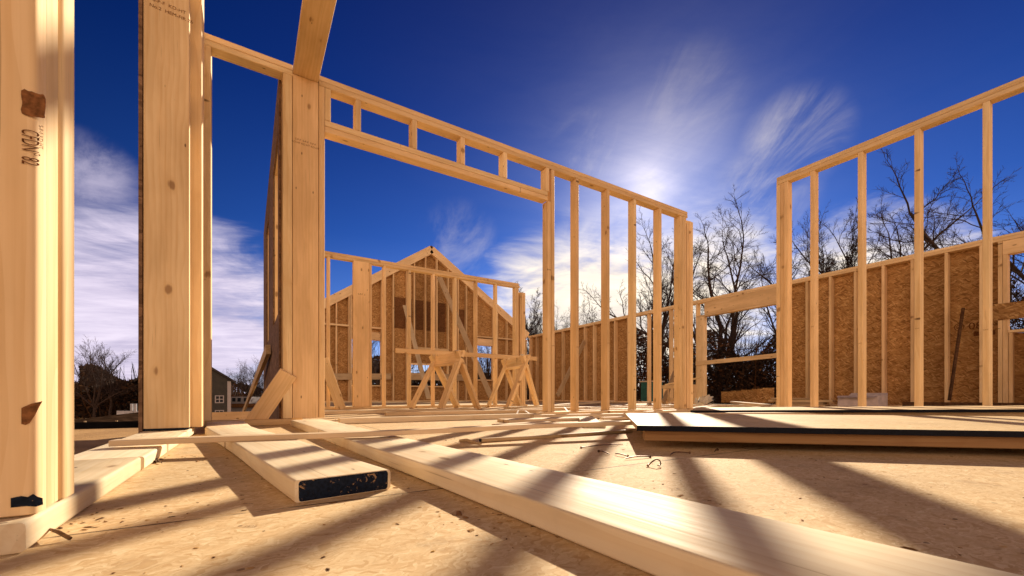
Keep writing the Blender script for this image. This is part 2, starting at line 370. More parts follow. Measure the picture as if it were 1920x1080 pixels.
def frame(p0, xdir, up):
    x = xdir.normalized(); y = up.cross(x).normalized(); z = x.cross(y)
    m = Matrix((x, y, z)).transposed().to_4x4(); m.translation = p0; return m
def plank(name, p0, p1, w, t, parent=None, up=(0, 0, 1), mat=None, **kw):
    """a board whose centre line runs p0 -> p1; `up` is the direction of its thickness"""
    p0, p1 = Vector(p0), Vector(p1)
    return link(name, board_mesh((p1-p0).length, w, t, mat or M['lumber'], **kw), parent, frame(p0, p1-p0, Vector(up)))
def beam(name, xr, yr, zr, parent=None, mat=None, **kw):
    """axis-aligned lumber given by its extents"""
    d = [xr[1]-xr[0], yr[1]-yr[0], zr[1]-zr[0]]
    c = Vector(((xr[0]+xr[1])/2, (yr[0]+yr[1])/2, (zr[0]+zr[1])/2))
    i = d.index(max(d)); rest = [k for k in (0, 1, 2) if k != i]
    th = min(rest, key=lambda k: d[k]); wd = [k for k in rest if k != th][0]
    p0, p1 = c.copy(), c.copy(); p0[i] -= d[i]/2; p1[i] += d[i]/2
    up = Vector((0, 0, 0)); up[th] = 1
    return plank(name, p0, p1, d[wd], d[th], parent, up, mat, **kw)
def boxes_mesh(name, bxs, mats, bevel=0.0, midx=None):
    vs, fs, mi = [], [], []
    for q, (x0, x1, y0, y1, z0, z1) in enumerate(bxs):
        b = len(vs)
        vs += [(x0, y0, z0), (x1, y0, z0), (x1, y1, z0), (x0, y1, z0), (x0, y0, z1), (x1, y0, z1), (x1, y1, z1), (x0, y1, z1)]
        fs += [(b+3, b+2, b+1, b), (b+4, b+5, b+6, b+7), (b, b+1, b+5, b+4), (b+1, b+2, b+6, b+5), (b+2, b+3, b+7, b+6), (b+3, b, b+4, b+7)]
        mi += [(midx[q] if midx else 0)]*6
    return mesh(name, vs, fs, mats, False, mi)
def sheet_wall(name, axis, c0, c1, outline, mat, parent):
    """vertical panel: rectangles (a0,a1,z0,z1) butted into one sheet; axis 'X': x from c0 to c1, a = y"""
    bx = []
    for a0, a1, z0, z1 in outline:
        bx.append((c0, c1, a0, a1, z0, z1) if axis == 'X' else (a0, a1, c0, c1, z0, z1))
    return link(name, boxes_mesh(name, bx, mat), parent)
class Tubes:
    def __init__(s): s.v, s.f = [], []
    def add(s, pts, rads, n=5, cap=True):
        prev = None
        up = Vector((0.31, 0.17, 0.93))
        for k, (p, r) in enumerate(zip(pts, rads)):
            d = (pts[min(k+1, len(pts)-1)] - pts[max(k-1, 0)])
            if d.length < 1e-9: d = Vector((0, 0, 1))
            d.normalize()
            a = d.cross(up)
            if a.length < 1e-3: a = d.cross(Vector((1, 0, 0)))
            a.normalize(); b = d.cross(a)
            base = len(s.v)
            for i in range(n):
                t = 2*math.pi*i/n
                s.v.append(p + a*(r*math.cos(t)) + b*(r*math.sin(t)))
            if prev is not None:
                for i in range(n):
                    j = (i+1) % n
                    s.f.append((prev+i, prev+j, base+j, base+i))
            elif cap: s.f.append(tuple(range(base, base+n)))
            prev = base
        if cap: s.f.append(tuple(reversed(range(prev, prev+n))))
    def mesh(s, name, mat, smooth=True): return mesh(name, s.v, s.f, mat, smooth)
def text_mesh(txt, size, mat, depth=0.0):
    cu = bpy.data.curves.new('txt', 'FONT'); cu.body = txt; cu.size = size; cu.align_x = 'CENTER'; cu.align_y = 'CENTER'
    ob = bpy.data.objects.new('txt', cu); COL.objects.link(ob)
    dg = bpy.context.evaluated_depsgraph_get(); me = bpy.data.meshes.new_from_object(ob.evaluated_get(dg))
    bpy.data.objects.remove(ob); bpy.data.curves.remove(cu)
    me.materials.clear(); me.materials.append(mat); return me
def mark(name, txt, size, pos, xd, nrm, parent, mat=None):
    """lettering lying on a face: xd = reading direction, nrm = face normal"""
    x = Vector(xd).normalized(); z = Vector(nrm).normalized(); y = z.cross(x)
    m = Matrix((x, y, z)).transposed().to_4x4(); m.translation = Vector(pos) + z*0.0012
    return link(name, text_mesh(txt, size, mat or M['stamp']), parent, m)

J = lambda a=0.002: random.uniform(-a, a)

# ------------------------------------------------------------------ setting: ground, deck
GZ = -0.62
def gz(d):
    t = max(0.0, min(1.0, (d-16.0)/10.0)); return GZ - 1.2*t*t*(3-2*t)
def ground():
    vs, fs = [], []
    rs = [0, 4, 7, 10, 13, 16, 18, 20, 22, 24, 26, 30, 45, 70, 120, 250, 600, 1400]; n = 72
    rnd = random.Random(3)
    for r in rs:
        for i in range(n):
            a = 2*math.pi*i/n
            x, y = r*math.cos(a), r*math.sin(a); vs.append((x, y, gz(r) + (rnd.uniform(-0.04, 0.04) if 6 < r < 60 else 0)))
    for k in range(len(rs)-1):
        for i in range(n):
            j = (i+1) % n
            if k == 0: fs.append((i, n+i, n+j)) if i else fs.append((0, n, n+1))
            else: fs.append((k*n+i, (k+1)*n+i, (k+1)*n+j, k*n+j))
    o = link('ground', mesh('ground', vs, fs, M['ground'], True)); tag(o, kind='structure')
ground()
dk = link('subfloor', boxes_mesh('subfloor', [(-0.436, 9.90, -3.2, 3.47, -0.30, 0), (0.19, 9.90, 3.47, 7.12, -0.30, 0), (1.40, 9.90, 7.12, 14.45, -0.30, 0)], M['deck']))
tag(dk, kind='structure')
fd = link('foundation', boxes_mesh('foundation', [(-0.40, 9.86, -3.1, 3.44, GZ-2.2, -0.30), (0.23, 9.86, 3.44, 7.08, GZ-2.2, -0.30), (1.44, 9.86, 7.08, 14.41, GZ-2.2, -0.30)], plain('concrete', (0.35, 0.33, 0.31), 0.9)))
tag(fd, kind='structure')
hv, hf = [], []
rnd = random.Random(11)
for i in range(97):
    a = 2*math.pi*i/96
    hh = 5.5 + 3*math.sin(a*3+1) + 1.5*math.sin(a*7) + rnd.uniform(-0.5, 0.5)
    hv += [(260*math.cos(a), 260*math.sin(a), GZ-1), (290*math.cos(a), 290*math.sin(a), GZ + hh), (420*math.cos(a), 420*math.sin(a), GZ-1)]
for i in range(96):
    for k in (0, 1): hf.append((i*3+k, i*3+k+1, i*3+4+k, i*3+3+k))
tag(link('hills', mesh('hills', hv, hf, M['hill'], True)), kind='structure')

for (u, v, tx) in ((470, 988, '24/16'), (465, 945, '48/24')):
    q = PZ(u, v, 0.0); mark('printed_mark', tx, 0.0085, (q.x, q.y, 0.0), (0.85, -0.53, 0), (0, 0, 1), dk, M['ink'])
# ------------------------------------------------------------------ left exterior wall (openings to the yard)
XI, XO = -0.246, -0.420
ST = 0.040
w = thing('exterior_wall', (XI-0.08, 1.5, 0), 'nearest stud wall on the left, tall doubled studs standing on flat plates', 'framed wall')
beam('bottom_plate', (XO, XI), (0.800, 1.495), (0.001, 0.040), w, M['floor_lumber'], r=0.006, seg=3, nseg=6)
beam('bottom_plate', (XO-0.004, XI+0.002), (1.525, 2.86), (0.001, 0.037), w, M['floor_lumber'], r=0.006, seg=3, nseg=6)
near = []
for k, (y0, y1, dx) in enumerate(((0.835, 0.874, 0.0), (0.876, 0.929, -0.003), (0.931, 0.985, 0.001))):
    near.append(beam('stud', (XO, XI+dx), (y0, y1), (0.042, 2.52), w, r=0.008, seg=4))
ps = beam('stud', (XO+0.002, XI), (2.59, 2.631), (0.048, 2.52), w, r=0.004, seg=3)
beam('stud', (XO+0.002, XI-0.006), (2.633, 2.672), (0.042, 2.52), w, r=0.004, seg=3)
beam('stud', (XI-0.040, XI+0.040), (2.72, 2.86), (0.042, 2.47), w, r=0.004, seg=2)
beam('stud', (XO, XI-0.045), (2.90, 2.94), (0.042, 2.52), w)
link('sheathing', boxes_mesh('sheathing', [(XO-0.015, XO-0.001, 2.588, 3.36, -0.30, 2.6)], M['osb_ext']), w)
beam('top_plate', (XO, XI), (-1.0, 3.36), (2.522, 2.560), w); beam('top_plate', (XO, XI), (-1.0, 3.30), (2.562, 2.60), w)
link('end_paint', boxes_mesh('end_paint', [(XO+0.004, XI-0.002, 2.587, 2.6305, 0.0405, 0.0475)], M['end_paint']), ps)
link('end_paint', boxes_mesh('end_paint', [(XI-0.038, XI+0.0395, 2.716, 2.719, 2.43, 2.469)], M['end_paint']), w)
# writing on the near studs
p = PY(68, 275, 0.835)
hwm = mark('handwriting', 'CFDN\u00b0 82', 0.024, PY(56, 277, 0.834), (0, 0, -1), (0, -1, 0), near[0], M['ink']); hwm.matrix_basis = hwm.matrix_basis @ Matrix.Diagonal((0.46, 1, 1, 1))
mark('grade_stamp', 'S-P-F KD-HT', 0.006, PY(77, 258, 0.834), (0, 0, -1), (0, -1, 0), near[0], M['stamp'])
for i, (u0, u1, v0, v1) in enumerate(((40, 85, 178, 213), )):
    a, b = PY(u0, v1, 0.8335), PY(u1, v0, 0.8335)
    n = 26; vs = []
    rr = random.Random(5)
    for k in range(n):
        t = 2*math.pi*k/n
        sx_ = max(-1, min(1, math.cos(t)*1.35)); sz_ = max(-1, min(1, math.sin(t)*1.35))
        vs.append(((a.x+b.x)/2 + sx_*(b.x-a.x)/2*(1+rr.uniform(-.06, .06)), 0.8338, (a.z+b.z)/2 + sz_*(b.z-a.z)/2*(1+rr.uniform(-.07, .07))))
    link('ink_blot', mesh('ink_blot', vs, [tuple(range(n))], M['stamp']), near[0])
pts = [(20, 934), (40, 930), (52, 932), (62, 926), (70, 931), (80, 934), (81, 946), (68, 950), (50, 949), (20, 952)]
link('end_paint', mesh('paint_smear', [tuple(PY(u, v, 0.8338)) for u, v in pts], [tuple(range(len(pts)))], M['end_paint']), near[0])
pts = [(40, 765), (58, 757), (80, 752), (74, 762), (66, 778), (56, 793), (48, 797), (40, 795)]
link('ink_blot', mesh('stain', [tuple(PY(u, v, 0.8338)) for u, v in pts], [tuple(range(len(pts)))], M['stamp']), near[0])
mark('grade_stamp', 'S-P-F  KD-HT', 0.022, PY(318, 12, 2.59), (1, 0, -0.05), (0, -1, 0), ps)
mark('grade_stamp', 'No.2  HEM-FIR 26', 0.022, PY(322, 26, 2.59), (1, 0, -0.05), (0, -1, 0), ps)

# ------------------------------------------------------------------ header wall (opening with cripples, row of studs)
YH, DH = 3.367, 0.095
TH = 2.562
w = thing('partition_wall', (2.3, YH+0.05, 0), 'long stud wall with a wide headered opening, running from the tall left post to the right', 'framed wall')
hw = w
# left doorway part
beam('stud', (-0.296, -0.254), (YH, YH+DH), (0.042, 2.482), w); beam('stud', (-0.250, -0.207), (YH-0.002, YH+DH), (0.042, 2.482), w)
beam('bottom_plate', (-0.246, 0.262), (YH-0.01, YH+DH-0.01), (0.001, 0.041), w, r=0.004, seg=2)
beam('top_plate', (-0.248, 0.268), (YH, YH+DH), (2.484, 2.522), w); beam('top_plate', (-0.248, 0.268), (YH+J(), YH+DH), (2.524, TH), w)
# corner post
beam('stud', (0.207, 0.264), (YH-0.004, YH+DH), (0.043, 2.482), w, r=0.004, seg=2)
post = beam('post', (0.267, 0.436), (YH-0.001, YH+0.041), (0.043, 2.500), w, r=0.004, seg=2)
beam('post', (0.267, 0.436), (YH+0.043, YH+DH), (0.043, 2.500), w)
beam('stud', (0.439, 0.478), (YH-0.003, YH+DH), (0.043, 2.482), w, r=0.004, seg=2)
mark('grade_stamp', 'S-P-F  S-P-F  S-P-F', 0.0185, PY(573, 266, YH-0.001), (1, 0, -0.03), (0, -1, 0), post)
mark('grade_stamp', 'KD-HT KD-HT KD-HT', 0.0185, PY(573, 272, YH-0.001), (1, 0, -0.03), (0, -1, 0), post)
# header
beam('top_plate', (0.439, 4.77), (YH, YH+DH), (2.484, 2.522), w); beam('top_plate', (0.439, 4.77), (YH+0.002, YH+DH), (2.524, TH), w)
beam('header', (0.480, 2.535), (YH+0.001, YH+DH), (2.158, 2.200), w); beam('header', (0.480, 2.535), (YH, YH+DH-0.003), (2.202, 2.245), w)
for u in (624, 677, 782, 872, 951, 1030):
    x1 = PY(u, 260, YH).x
    if u == 624: x1 = 0.520
    beam('cripple_stud', (x1-ST, x1), (YH+J(), YH+DH), (2.247, 2.482), w)
for u in (1040, 1085.5, 1143, 1193.5, 1240.5):
    x1 = PY(u, 500, YH).x
    s = beam('stud', (x1-ST, x1), (YH+J(0.003), YH+DH), (0.042, 2.482), w)
    if u < 1080: beam('stud', (x1+0.002, x1+0.003+ST), (YH+0.004, YH+DH), (0.042, 2.156), w).location.x -= 2*ST+0.006
    mark('grade_stamp', 'S-P-F 2', 0.014, (x1-ST/2, YH-0.0035, 0.80 + J(0.1)), (1, 0, 0), (0, -1, 0), s)
for k in range(3): beam('stud', (4.62+k*0.042, 4.66+k*0.042), (YH+J(0.004), YH+DH), (0.042, 2.482), w)
beam('bottom_plate', (2.46, 4.77), (YH, YH+DH), (0.001, 0.040), w)
# end pack under the missing beam, on the line of the right-hand wall
w = thing('stud_post', (4.87, YH, 0), 'short pack of studs against the right end of the headered stud wall', 'post')
for k in range(3): beam('stud', (4.775+k*0.043, 4.815+k*0.043), (YH+0.01+J(0.003), YH+DH+0.02), (0.042, 2.46), w)
beam('bottom_plate', (4.775, 4.91), (YH-0.01, YH+DH+0.03), (0.001, 0.040), w)

# timber running overhead towards the camera
bo = plank('ceiling_beam', (0.352, YH+0.09, 2.523), (0.352, -1.2, 2.523), 0.166, 0.040, None, (0, 0, 1), None, r=0.004, seg=2)
tag(bo, 'wide flat board running overhead from the top of the tall left post towards the viewer', 'beam')

# braces at the left doorway
b = plank('timber_brace', PY(470, 803, YH+0.10) , PY(541, 699, YH-0.03), 0.118, 0.040, None, (0.1, -1, 0.12), M['lumber'], r=0.004, seg=2)
tag(b, 'thick plank leaning diagonally across the doorway at the foot of the tall left post', 'brace')
# ------------------------------------------------------------------ sheathed side wall beyond the doorway
XS = 0.20
w = thing('sheathed_wall', (XS+0.06, 5.3, 0), 'dark board-sheathed exterior wall seen edge-on just left of the tall post', 'framed wall')
yA, yB, zT = 3.475, 7.12, 2.56
y1a, y1b, z1a, z1b = 3.62, 4.36, 0.82, 2.2
y2a, y2b = 5.3, 6.0
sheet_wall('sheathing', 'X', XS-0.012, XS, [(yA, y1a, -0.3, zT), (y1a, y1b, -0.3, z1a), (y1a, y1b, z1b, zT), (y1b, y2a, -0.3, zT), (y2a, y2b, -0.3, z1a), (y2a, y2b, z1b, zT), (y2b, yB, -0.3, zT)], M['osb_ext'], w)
for y in (3.50, 3.58, 4.36, 4.40, 4.75, 5.10, 5.26, 6.0, 6.04, 6.4, 6.8, 7.06):
    beam('stud', (XS+0.002, XS+0.142), (y, y+ST), (0.042, 2.482), w)
beam('bottom_plate', (XS+0.002, XS+0.142), (yA+0.02, yB), (0.001, 0.040), w)
beam('top_plate', (XS+0.002, XS+0.142), (yA+0.02, yB), (2.484, 2.56), w)
for a, c in ((y1a, y1b), (y2a, y2b)):
    beam('sill', (XS+0.002, XS+0.142), (a, c), (z1a-0.04, z1a), w); beam('header', (XS+0.002, XS+0.142), (a, c), (z1b, z1b+0.2), w)
b = plank('timber_brace', PX(446, 798, -0.42), PX(503, 655, 0.16), 0.09, 0.04, None, (-1, -0.6, 0), M['brace'])
tag(b, 'thin grey board propped outside against the dark sheathed wall', 'brace')

# ------------------------------------------------------------------ second stud wall
Y2, D2 = 6.762, 0.095
w = thing('partition_wall', (2.6, Y2+0.05, 0), 'lower looking stud wall behind the sawhorses with a wide flat post near its left end', 'framed wall')
T2 = 2.36
beam('top_plate', (0.35, 4.42), (Y2, Y2+D2), (T2-0.083, T2-0.043), w); beam('top_plate', (0.35, 4.40), (Y2+0.003, Y2+D2), (T2-0.041, T2), w)
beam('bottom_plate', (0.35, 4.60), (Y2, Y2+D2), (0.001, 0.038), w)
for u in (619, 723.7, 770.8, 815.5, 856.5, 895.5, 932.5):
    x1 = PY(u, 700, Y2).x
    beam('stud', (x1-ST, x1), (Y2+J(0.003), Y2+D2), (0.039, T2-0.084), w)
beam('stud', (0.60, 0.64), (Y2, Y2+D2), (0.039, T2-0.084), w)
xp = PY(692.5, 700, Y2).x
pp = beam('post', (xp-0.235, xp-0.001), (Y2-0.003, Y2+0.038), (0.039, T2-0.075), w)
beam('post', (xp-0.235, xp-0.04), (Y2+0.041, Y2+D2), (0.039, T2-0.084), w); beam('stud', (xp+0.001, xp+ST), (Y2+0.006, Y2+D2), (0.039, T2-0.084), w)
mark('grade_stamp', 'S-P-F  2', 0.035, PY(678, 552, Y2-0.003), (1, 0, 0), (0, -1, 0), pp)
for k in range(2): beam('stud', (4.31+k*0.042, 4.35+k*0.042), (Y2+J(0.004), Y2+D2), (0.039, T2-0.084), w)
for k in range(3): beam('stud', (4.43+k*0.042, 4.47+k*0.042), (Y2+0.012+J(0.004), Y2+D2+0.02), (0.039, 2.20), w)
plank('brace', PY(742, 657, Y2-0.022), PY(1006, 672.5, Y2-0.022), 0.075, 0.038, w, (0, 1, 0))
plank('brace', PY(606, 672, Y2-0.04), PY(640, 768, Y2-0.04), 0.14, 0.038, w, (0, 1, 0))

# ------------------------------------------------------------------ sawhorses
def sawhorse(label, La, Lb, legs):
    """La/Lb: far and near end of the ridge; legs: (top end index, foot point)"""
    t = thing('sawhorse', ((La.x+Lb.x)/2, (La.y+Lb.y)/2, 0), label, 'sawhorse', 'sawhorses in front of the second stud wall')
    d = (Lb-La).normalized(); side = Vector((d.y, -d.x, 0)).normalized()
    plank('ridge', La + d*0.02 + Vector((0, 0, -0.06)), Lb - d*0.02 + Vector((0, 0, -0.06)), 0.038, 0.135, t, (0, 0, 1))
    plank('rail', La + d*0.0 + Vector((0, 0, -0.150)), Lb + Vector((0, 0, -0.150)), 0.09, 0.036, t, (0, 0, 1))
    for e, s, foot in legs:
        top = (La if e == 0 else Lb) + side*s*0.032 + d*(0.05 if e == 0 else -0.05)
        ft = Vector(foot)
        ax = (ft-top).normalized()
        nrm = (side*s - ax*(side*s).dot(ax)).normalized()
        plank('leg', top + nrm*0.006 - ax*0.03, ft, 0.155, 0.042, t, nrm)
    return t
HZ = 0.84
A0, A1 = Vector((2.575, 6.55, HZ)), Vector((2.62, 5.57, HZ))
def fp(u, v): q = PZ(u, v, 0.0); return Vector((q.x, q.y, 0.004))
sawhorse('near left sawhorse of raw boards, its ridge the higher of the two', A0, A1, ((0, -1, (2.17, 6.45, 0.004)), (0, 1, (2.93, 6.36, 0.004)), (1, -1, (2.31, 5.60, 0.004)), (1, 1, (2.96, 5.70, 0.004))))
B0, B1 = Vector((3.98, 6.60, HZ)), Vector((3.80, 5.62, HZ))
sawhorse('right sawhorse of raw boards, beside the end post of the stud wall', B0, B1, ((0, -1, (3.55, 6.45, 0.004)), (0, 1, (4.2, 6.42, 0.004)), (1, -1, (3.50, 5.72, 0.004)), (1, 1, (4.10, 5.74, 0.004))))

# ------------------------------------------------------------------ gable wall at the far end
YG = 14.30
w = thing('gable_wall', (5.57, YG, 0), 'tall pointed gable wall of brown strand board with window openings at the far end', 'framed wall')
XC, ZA, SL = 5.565, 5.617, 0.664
gx0, gx1 = 1.42, 9.74
zr = lambda x: ZA - SL*abs(x-XC)
wins = [(2.84, 3.78, 0.56, 2.06), (7.36, 8.10, 0.83, 2.14), (4.72, 6.05, 0.56, 1.30)]
# sheathing: strips between the window jambs, tops cut to the rake
xs = sorted(set([gx0, gx1, XC] + [q for a in wins for q in a[:2]]))
vs, fs = [], []
def prism(x0, x1, z0, za, zb):
    b = len(vs)
    for y in (YG+0.142, YG+0.156):
        vs.extend([(x0, y, z0), (x1, y, z0), (x1, y, zb), (x0, y, za)])
    fs.extend([(b, b+1, b+2, b+3), (b+7, b+6, b+5, b+4), (b, b+4, b+5, b+1), (b+1, b+5, b+6, b+2), (b+2, b+6, b+7, b+3), (b+3, b+7, b+4, b)])
for x0, x1 in zip(xs[:-1], xs[1:]):
    za, zb = zr(x0)-0.05, zr(x1)-0.05
    hit = [q for q in wins if q[0] <= x0+1e-6 and q[1] >= x1-1e-6]
    if hit: prism(x0, x1, -0.3, hit[0][2], hit[0][2]); prism(x0, x1, hit[0][3], za, zb)
    else: prism(x0, x1, -0.3, za, zb)
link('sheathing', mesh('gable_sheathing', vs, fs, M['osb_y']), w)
for x0, x1, z0, z1 in ((4.22, 4.88, 2.55, 3.62), (4.95, 5.30, 2.55, 3.60), (5.38, 5.72, 2.55, 3.6), (5.82, 6.16, 2.55, 3.6), (6.60, 6.92, 2.55, 3.45)):
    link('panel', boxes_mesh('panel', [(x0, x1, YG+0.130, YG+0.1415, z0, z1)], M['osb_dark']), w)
for x in (1.44, 2.36, 2.74, 2.80, 3.79, 4.18, 4.66, 4.92, 5.33, 5.76, 6.20, 6.60, 6.94, 7.30, 8.12, 8.28, 8.73, 9.25, 9.65):
    top = min(zr(x), zr(x+ST)) - 0.30
    if x in (4.92, 5.33, 5.76): beam('stud', (x, x+ST), (YG+J(0.004), YG+0.14), (1.92, top), w); continue
    if x in (2.36, 8.28, 8.73, 9.25, 1.44, 9.65):
        beam('stud', (x, x+ST), (YG, YG+0.14), (0.042, 2.44), w)
        if top > 2.6: beam('stud', (x, x+ST), (YG, YG+0.14), (2.50, top), w)
    else: beam('stud', (x, x+ST), (YG+J(0.004), YG+0.14), (0.042, top), w)
beam('plate', (1.44, 2.74), (YG-0.002, YG+0.138), (2.442, 2.498), w); beam('plate', (2.84, 3.79), (YG-0.002, YG+0.138), (2.442, 2.498), w); beam('plate', (7.34, 9.72), (YG-0.002, YG+0.138), (2.442, 2.498), w)
for a, c, z0, z1 in wins:
    beam('sill', (a+0.02, c-0.02), (YG-0.003, YG+0.139), (z0-0.045, z0), w)
    beam('header', (a+0.02, c-0.02), (YG-0.003, YG+0.139), (z1, z1+(0.26 if z1 > 1.9 else 0.05)), w)
beam('bottom_plate', (1.44, 9.72), (YG-0.004, YG+0.14), (0.001, 0.040), w)
beam('header', (4.96, 6.2), (YG-0.004, YG+0.12), (1.72, 1.92), w)
for sgn in (-1, 1):
    p0 = Vector((XC + sgn*0.0, YG+0.06, ZA-0.17)); xe = gx1 if sgn > 0 else gx0
    p1 = Vector((xe, YG+0.06, zr(xe)-0.17))
    plank('rafter', p0, p1, 0.27, 0.17, w, (0, 1, 0.0))
    plank('rafter', p0 + Vector((0, 0.12, 0.135)), p1 + Vector((0, 0.12, 0.135)), 0.35, 0.03, w, (SL*sgn, 0, 1), M['osb_ext'])
plank('crosspiece', (2.0, YG-0.02, 0.80), (4.1, YG-0.02, 0.86), 0.20, 0.035, w, (0, 1, 0), M['brace'])
plank('crosspiece', (4.75, YG-0.02, 0.88), (6.9, YG-0.02, 0.88), 0.24, 0.035, w, (0, 1, 0), M['brace'])
plank('brace', PY(824, 520, YG-0.6), PY(921, 745, YG-2.4), 0.19, 0.04, w, (0, -1, 0.2), M['brace'])
plank('brace', PY(759, 573, YG-0.3), PY(804, 748, YG-2.2), 0.14, 0.04, w, (0, -1, 0.2), M['brace'])

# ------------------------------------------------------------------ long back wall on the right
XB, DB = 9.74, 0.14
TB = 2.665
w = thing('exterior_wall', (XB+0.07, 7.5, 0), 'long far stud wall on the right, brown strand board between its studs', 'framed wall')
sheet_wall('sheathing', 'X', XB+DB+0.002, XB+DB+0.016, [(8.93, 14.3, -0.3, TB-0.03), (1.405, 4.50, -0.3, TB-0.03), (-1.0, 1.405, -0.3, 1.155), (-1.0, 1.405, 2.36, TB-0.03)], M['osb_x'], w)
beam('top_plate', (XB, XB+DB), (-1.0, 14.28), (TB-0.10, TB-0.056), w); beam('top_plate', (XB+0.003, XB+DB), (-1.0, 14.28), (TB-0.054, TB-0.01), w)
beam('bottom_plate', (XB, XB+DB), (6.4, 14.28), (0.001, 0.040), w); beam('bottom_plate', (XB, XB+DB), (-1.0, 4.68), (0.001, 0.040), w)
sy = [PX(u, 700, XB).y for u in (1510, 1554, 1600.6, 1652.8, 1707, 1770.6, 1836)]
for y in sy + [4.50, 4.55, 4.64] + [14.2, 13.75, 13.2, 12.7, 12.1, 11.5, 10.9, 10.45, 9.95, 9.5, 8.95, 8.2, 7.45, 6.64]:
    beam('stud', (XB+J(0.003), XB+DB), (y-ST, y), (0.042, TB-0.102), w)
beam('header', (XB, XB+DB-0.01), (4.69, 6.40), (2.25, TB-0.104), w); beam('header', (XB-0.004, XB+DB), (4.60, 6.62), (2.205, 2.247), w)
beam('stud', (XB, XB+DB), (6.42, 6.60), (0.042, 2.203), w)
plank('crosspiece', (XB-0.02, 6.62, 1.03), (XB-0.02, 4.60, 1.08), 0.10, 0.038, w, (1, 0, 0))
# window bay at the right edge of the picture
beam('stud', (XB-0.003, XB+DB), (1.455, 1.50), (0.042, TB-0.102), w); beam('stud', (XB-0.004, XB+DB), (1.40, 1.452), (0.042, 2.35), w)
beam('header', (XB, XB+DB-0.01), (-0.6, 1.452), (2.352, TB-0.104), w)
beam('sill', (XB-0.004, XB+DB), (-0.6, 1.398), (1.158, 1.198), w)
for y in (1.395, 1.22, 0.82, 0.42): beam('cripple_stud', (XB, XB+DB), (y-ST, y), (0.042, 1.156), w)
link('panel', boxes_mesh('panel', [(XB-0.020, XB-0.006, -0.4, 1.565, 1.36, 1.61)], M['osb_x']), w)
for y, u in zip(sy[5:6], (0,)):
    q = PX(1822, 612, XB+DB-0.0)
    for k, tx in enumerate(('\u00a9 080',)): mark('grade_stamp', tx, 0.16, (XB+DB, q.y, q.z), (0, -1, 0), (-1, 0, 0), w, M['ink'])
    link('ink_blot', boxes_mesh('blot', [(XB+DB-0.002, XB+DB+0.001, q.y-0.25, q.y-0.02, q.z-0.16, q.z-0.09)], M['ink']), w)
# inner diagonal braces behind the header wall
b = plank('timber_brace', PX(1045, 742, 8.2), PX(1096, 640, 9.70), 0.16, 0.04, None, (0.3, -1, 0), M['brace'])
tag(b, 'grey diagonal board propped against the far strand-board wall left of centre', 'brace')
b = plank('timber_brace', PX(1243, 757, 7.6), PX(1275, 672, 9.0), 0.15, 0.04, None, (0.4, -1, 0), M['brace'])
tag(b, 'grey diagonal board rising behind the right end of the headered stud wall', 'brace')

# ------------------------------------------------------------------ right front wall
XR, DR = 5.030, 0.095
TR = 2.656
w = thing('partition_wall', (XR+0.05, 0.9, 0), 'tall stud wall on the right side, five posts in view under a sloping-looking top plate', 'framed wall')
beam('top_plate', (XR, XR+DR), (-1.2, 2.424), (TR-0.083, TR-0.043), w); beam('top_plate', (XR+0.003, XR+DR), (-1.2, 2.424), (TR-0.041, TR), w)
beam('bottom_plate', (XR, XR+DR), (-1.2, 2.424), (0.001, 0.040), w)
for k in range(3): beam('stud', (XR+J(0.003), XR+DR), (2.305+k*0.041, 2.344+k*0.041), (0.042, TR-0.085), w)
for u in (1519, 1608, 1714, 1842):
    y = PX(u, 600, XR).y
    s = beam('stud', (XR+J(0.003), XR+DR), (y-ST, y), (0.042, TR-0.085), w)
    mark('grade_stamp', 'S-P-F', 0.013, (XR-0.0035, y-ST/2, 1.0+J(0.3)), (0, -1, 0), (-1, 0, 0), s)
for y in (0.18, -0.24, -0.66, -1.08): beam('stud', (XR, XR+DR), (y-ST, y), (0.042, TR-0.085), w)

# ------------------------------------------------------------------ lumber lying on the deck
def lying(name, a, b, wd, th, z, label, cat='plank', group=None, mat=None, tilt=0.0, **kw):
    """board flat on something: a, b centre-line ends (x,y), z = underside height at each end"""
    z0, z1 = z if isinstance(z, tuple) else (z, z)
    o = plank(name, (a[0], a[1], z0 + th/2 + 0.001), (b[0], b[1], z1 + th/2 + 0.001), wd, th, None, (math.sin(tilt), 0, 1), mat or M['floor_lumber'], **kw)
    return tag(o, label, cat, group)
lying('plank', (0.342, 3.19), (0.528, -0.45), 0.202, 0.041, 0.0, 'long wide plank lying along the floor from the tall post into the foreground', nseg=14, wob=0.004, r=0.005, seg=3)
sp = lying('plank', (0.169, 0.906), (-0.095, 2.70), 0.192, 0.043, (0.0, 0.0), 'short wide plank on the floor with its cut end painted black', nseg=12, wob=0.005, r=0.007, seg=4, endmat=M['end_paint'])
lying('plank', (-0.125, 3.30), (-0.085, 2.66), 0.20, 0.038, 0.0, 'stub of wide board at the doorway plate behind the black-ended plank', r=0.004, seg=2)
lying('batten', (-0.37, 1.83), (1.66, 1.455), 0.060, 0.019, (0.043, 0.060), 'long thin strip lying crosswise over the planks in the foreground', 'batten', nseg=14, wob=0.006, r=0.002, endmat=M['shade_dark'])
lying('batten', (0.86, 1.632), (1.80, 1.625), 0.030, 0.016, 0.001, 'rough thin lath with a dark end lying beside the long crosswise strip', 'batten', nseg=8, wob=0.006, mat=M['brace'], endmat=M['end_paint'])
lying('plank', (0.56, 3.27), (2.30, 3.20), 0.089, 0.040, 0.0, 'straight board lying just in front of the headered opening', nseg=4)
lying('plank', (1.17, 4.27), (3.0, 4.06), 0.089, 0.040, 0.0, 'board lying behind the headered opening, its left end square to view', nseg=4)
lying('plank', (0.60, 5.0), (2.6, 5.1), 0.14, 0.038, 0.0, 'flat board in the shade between the two stud walls', nseg=4)
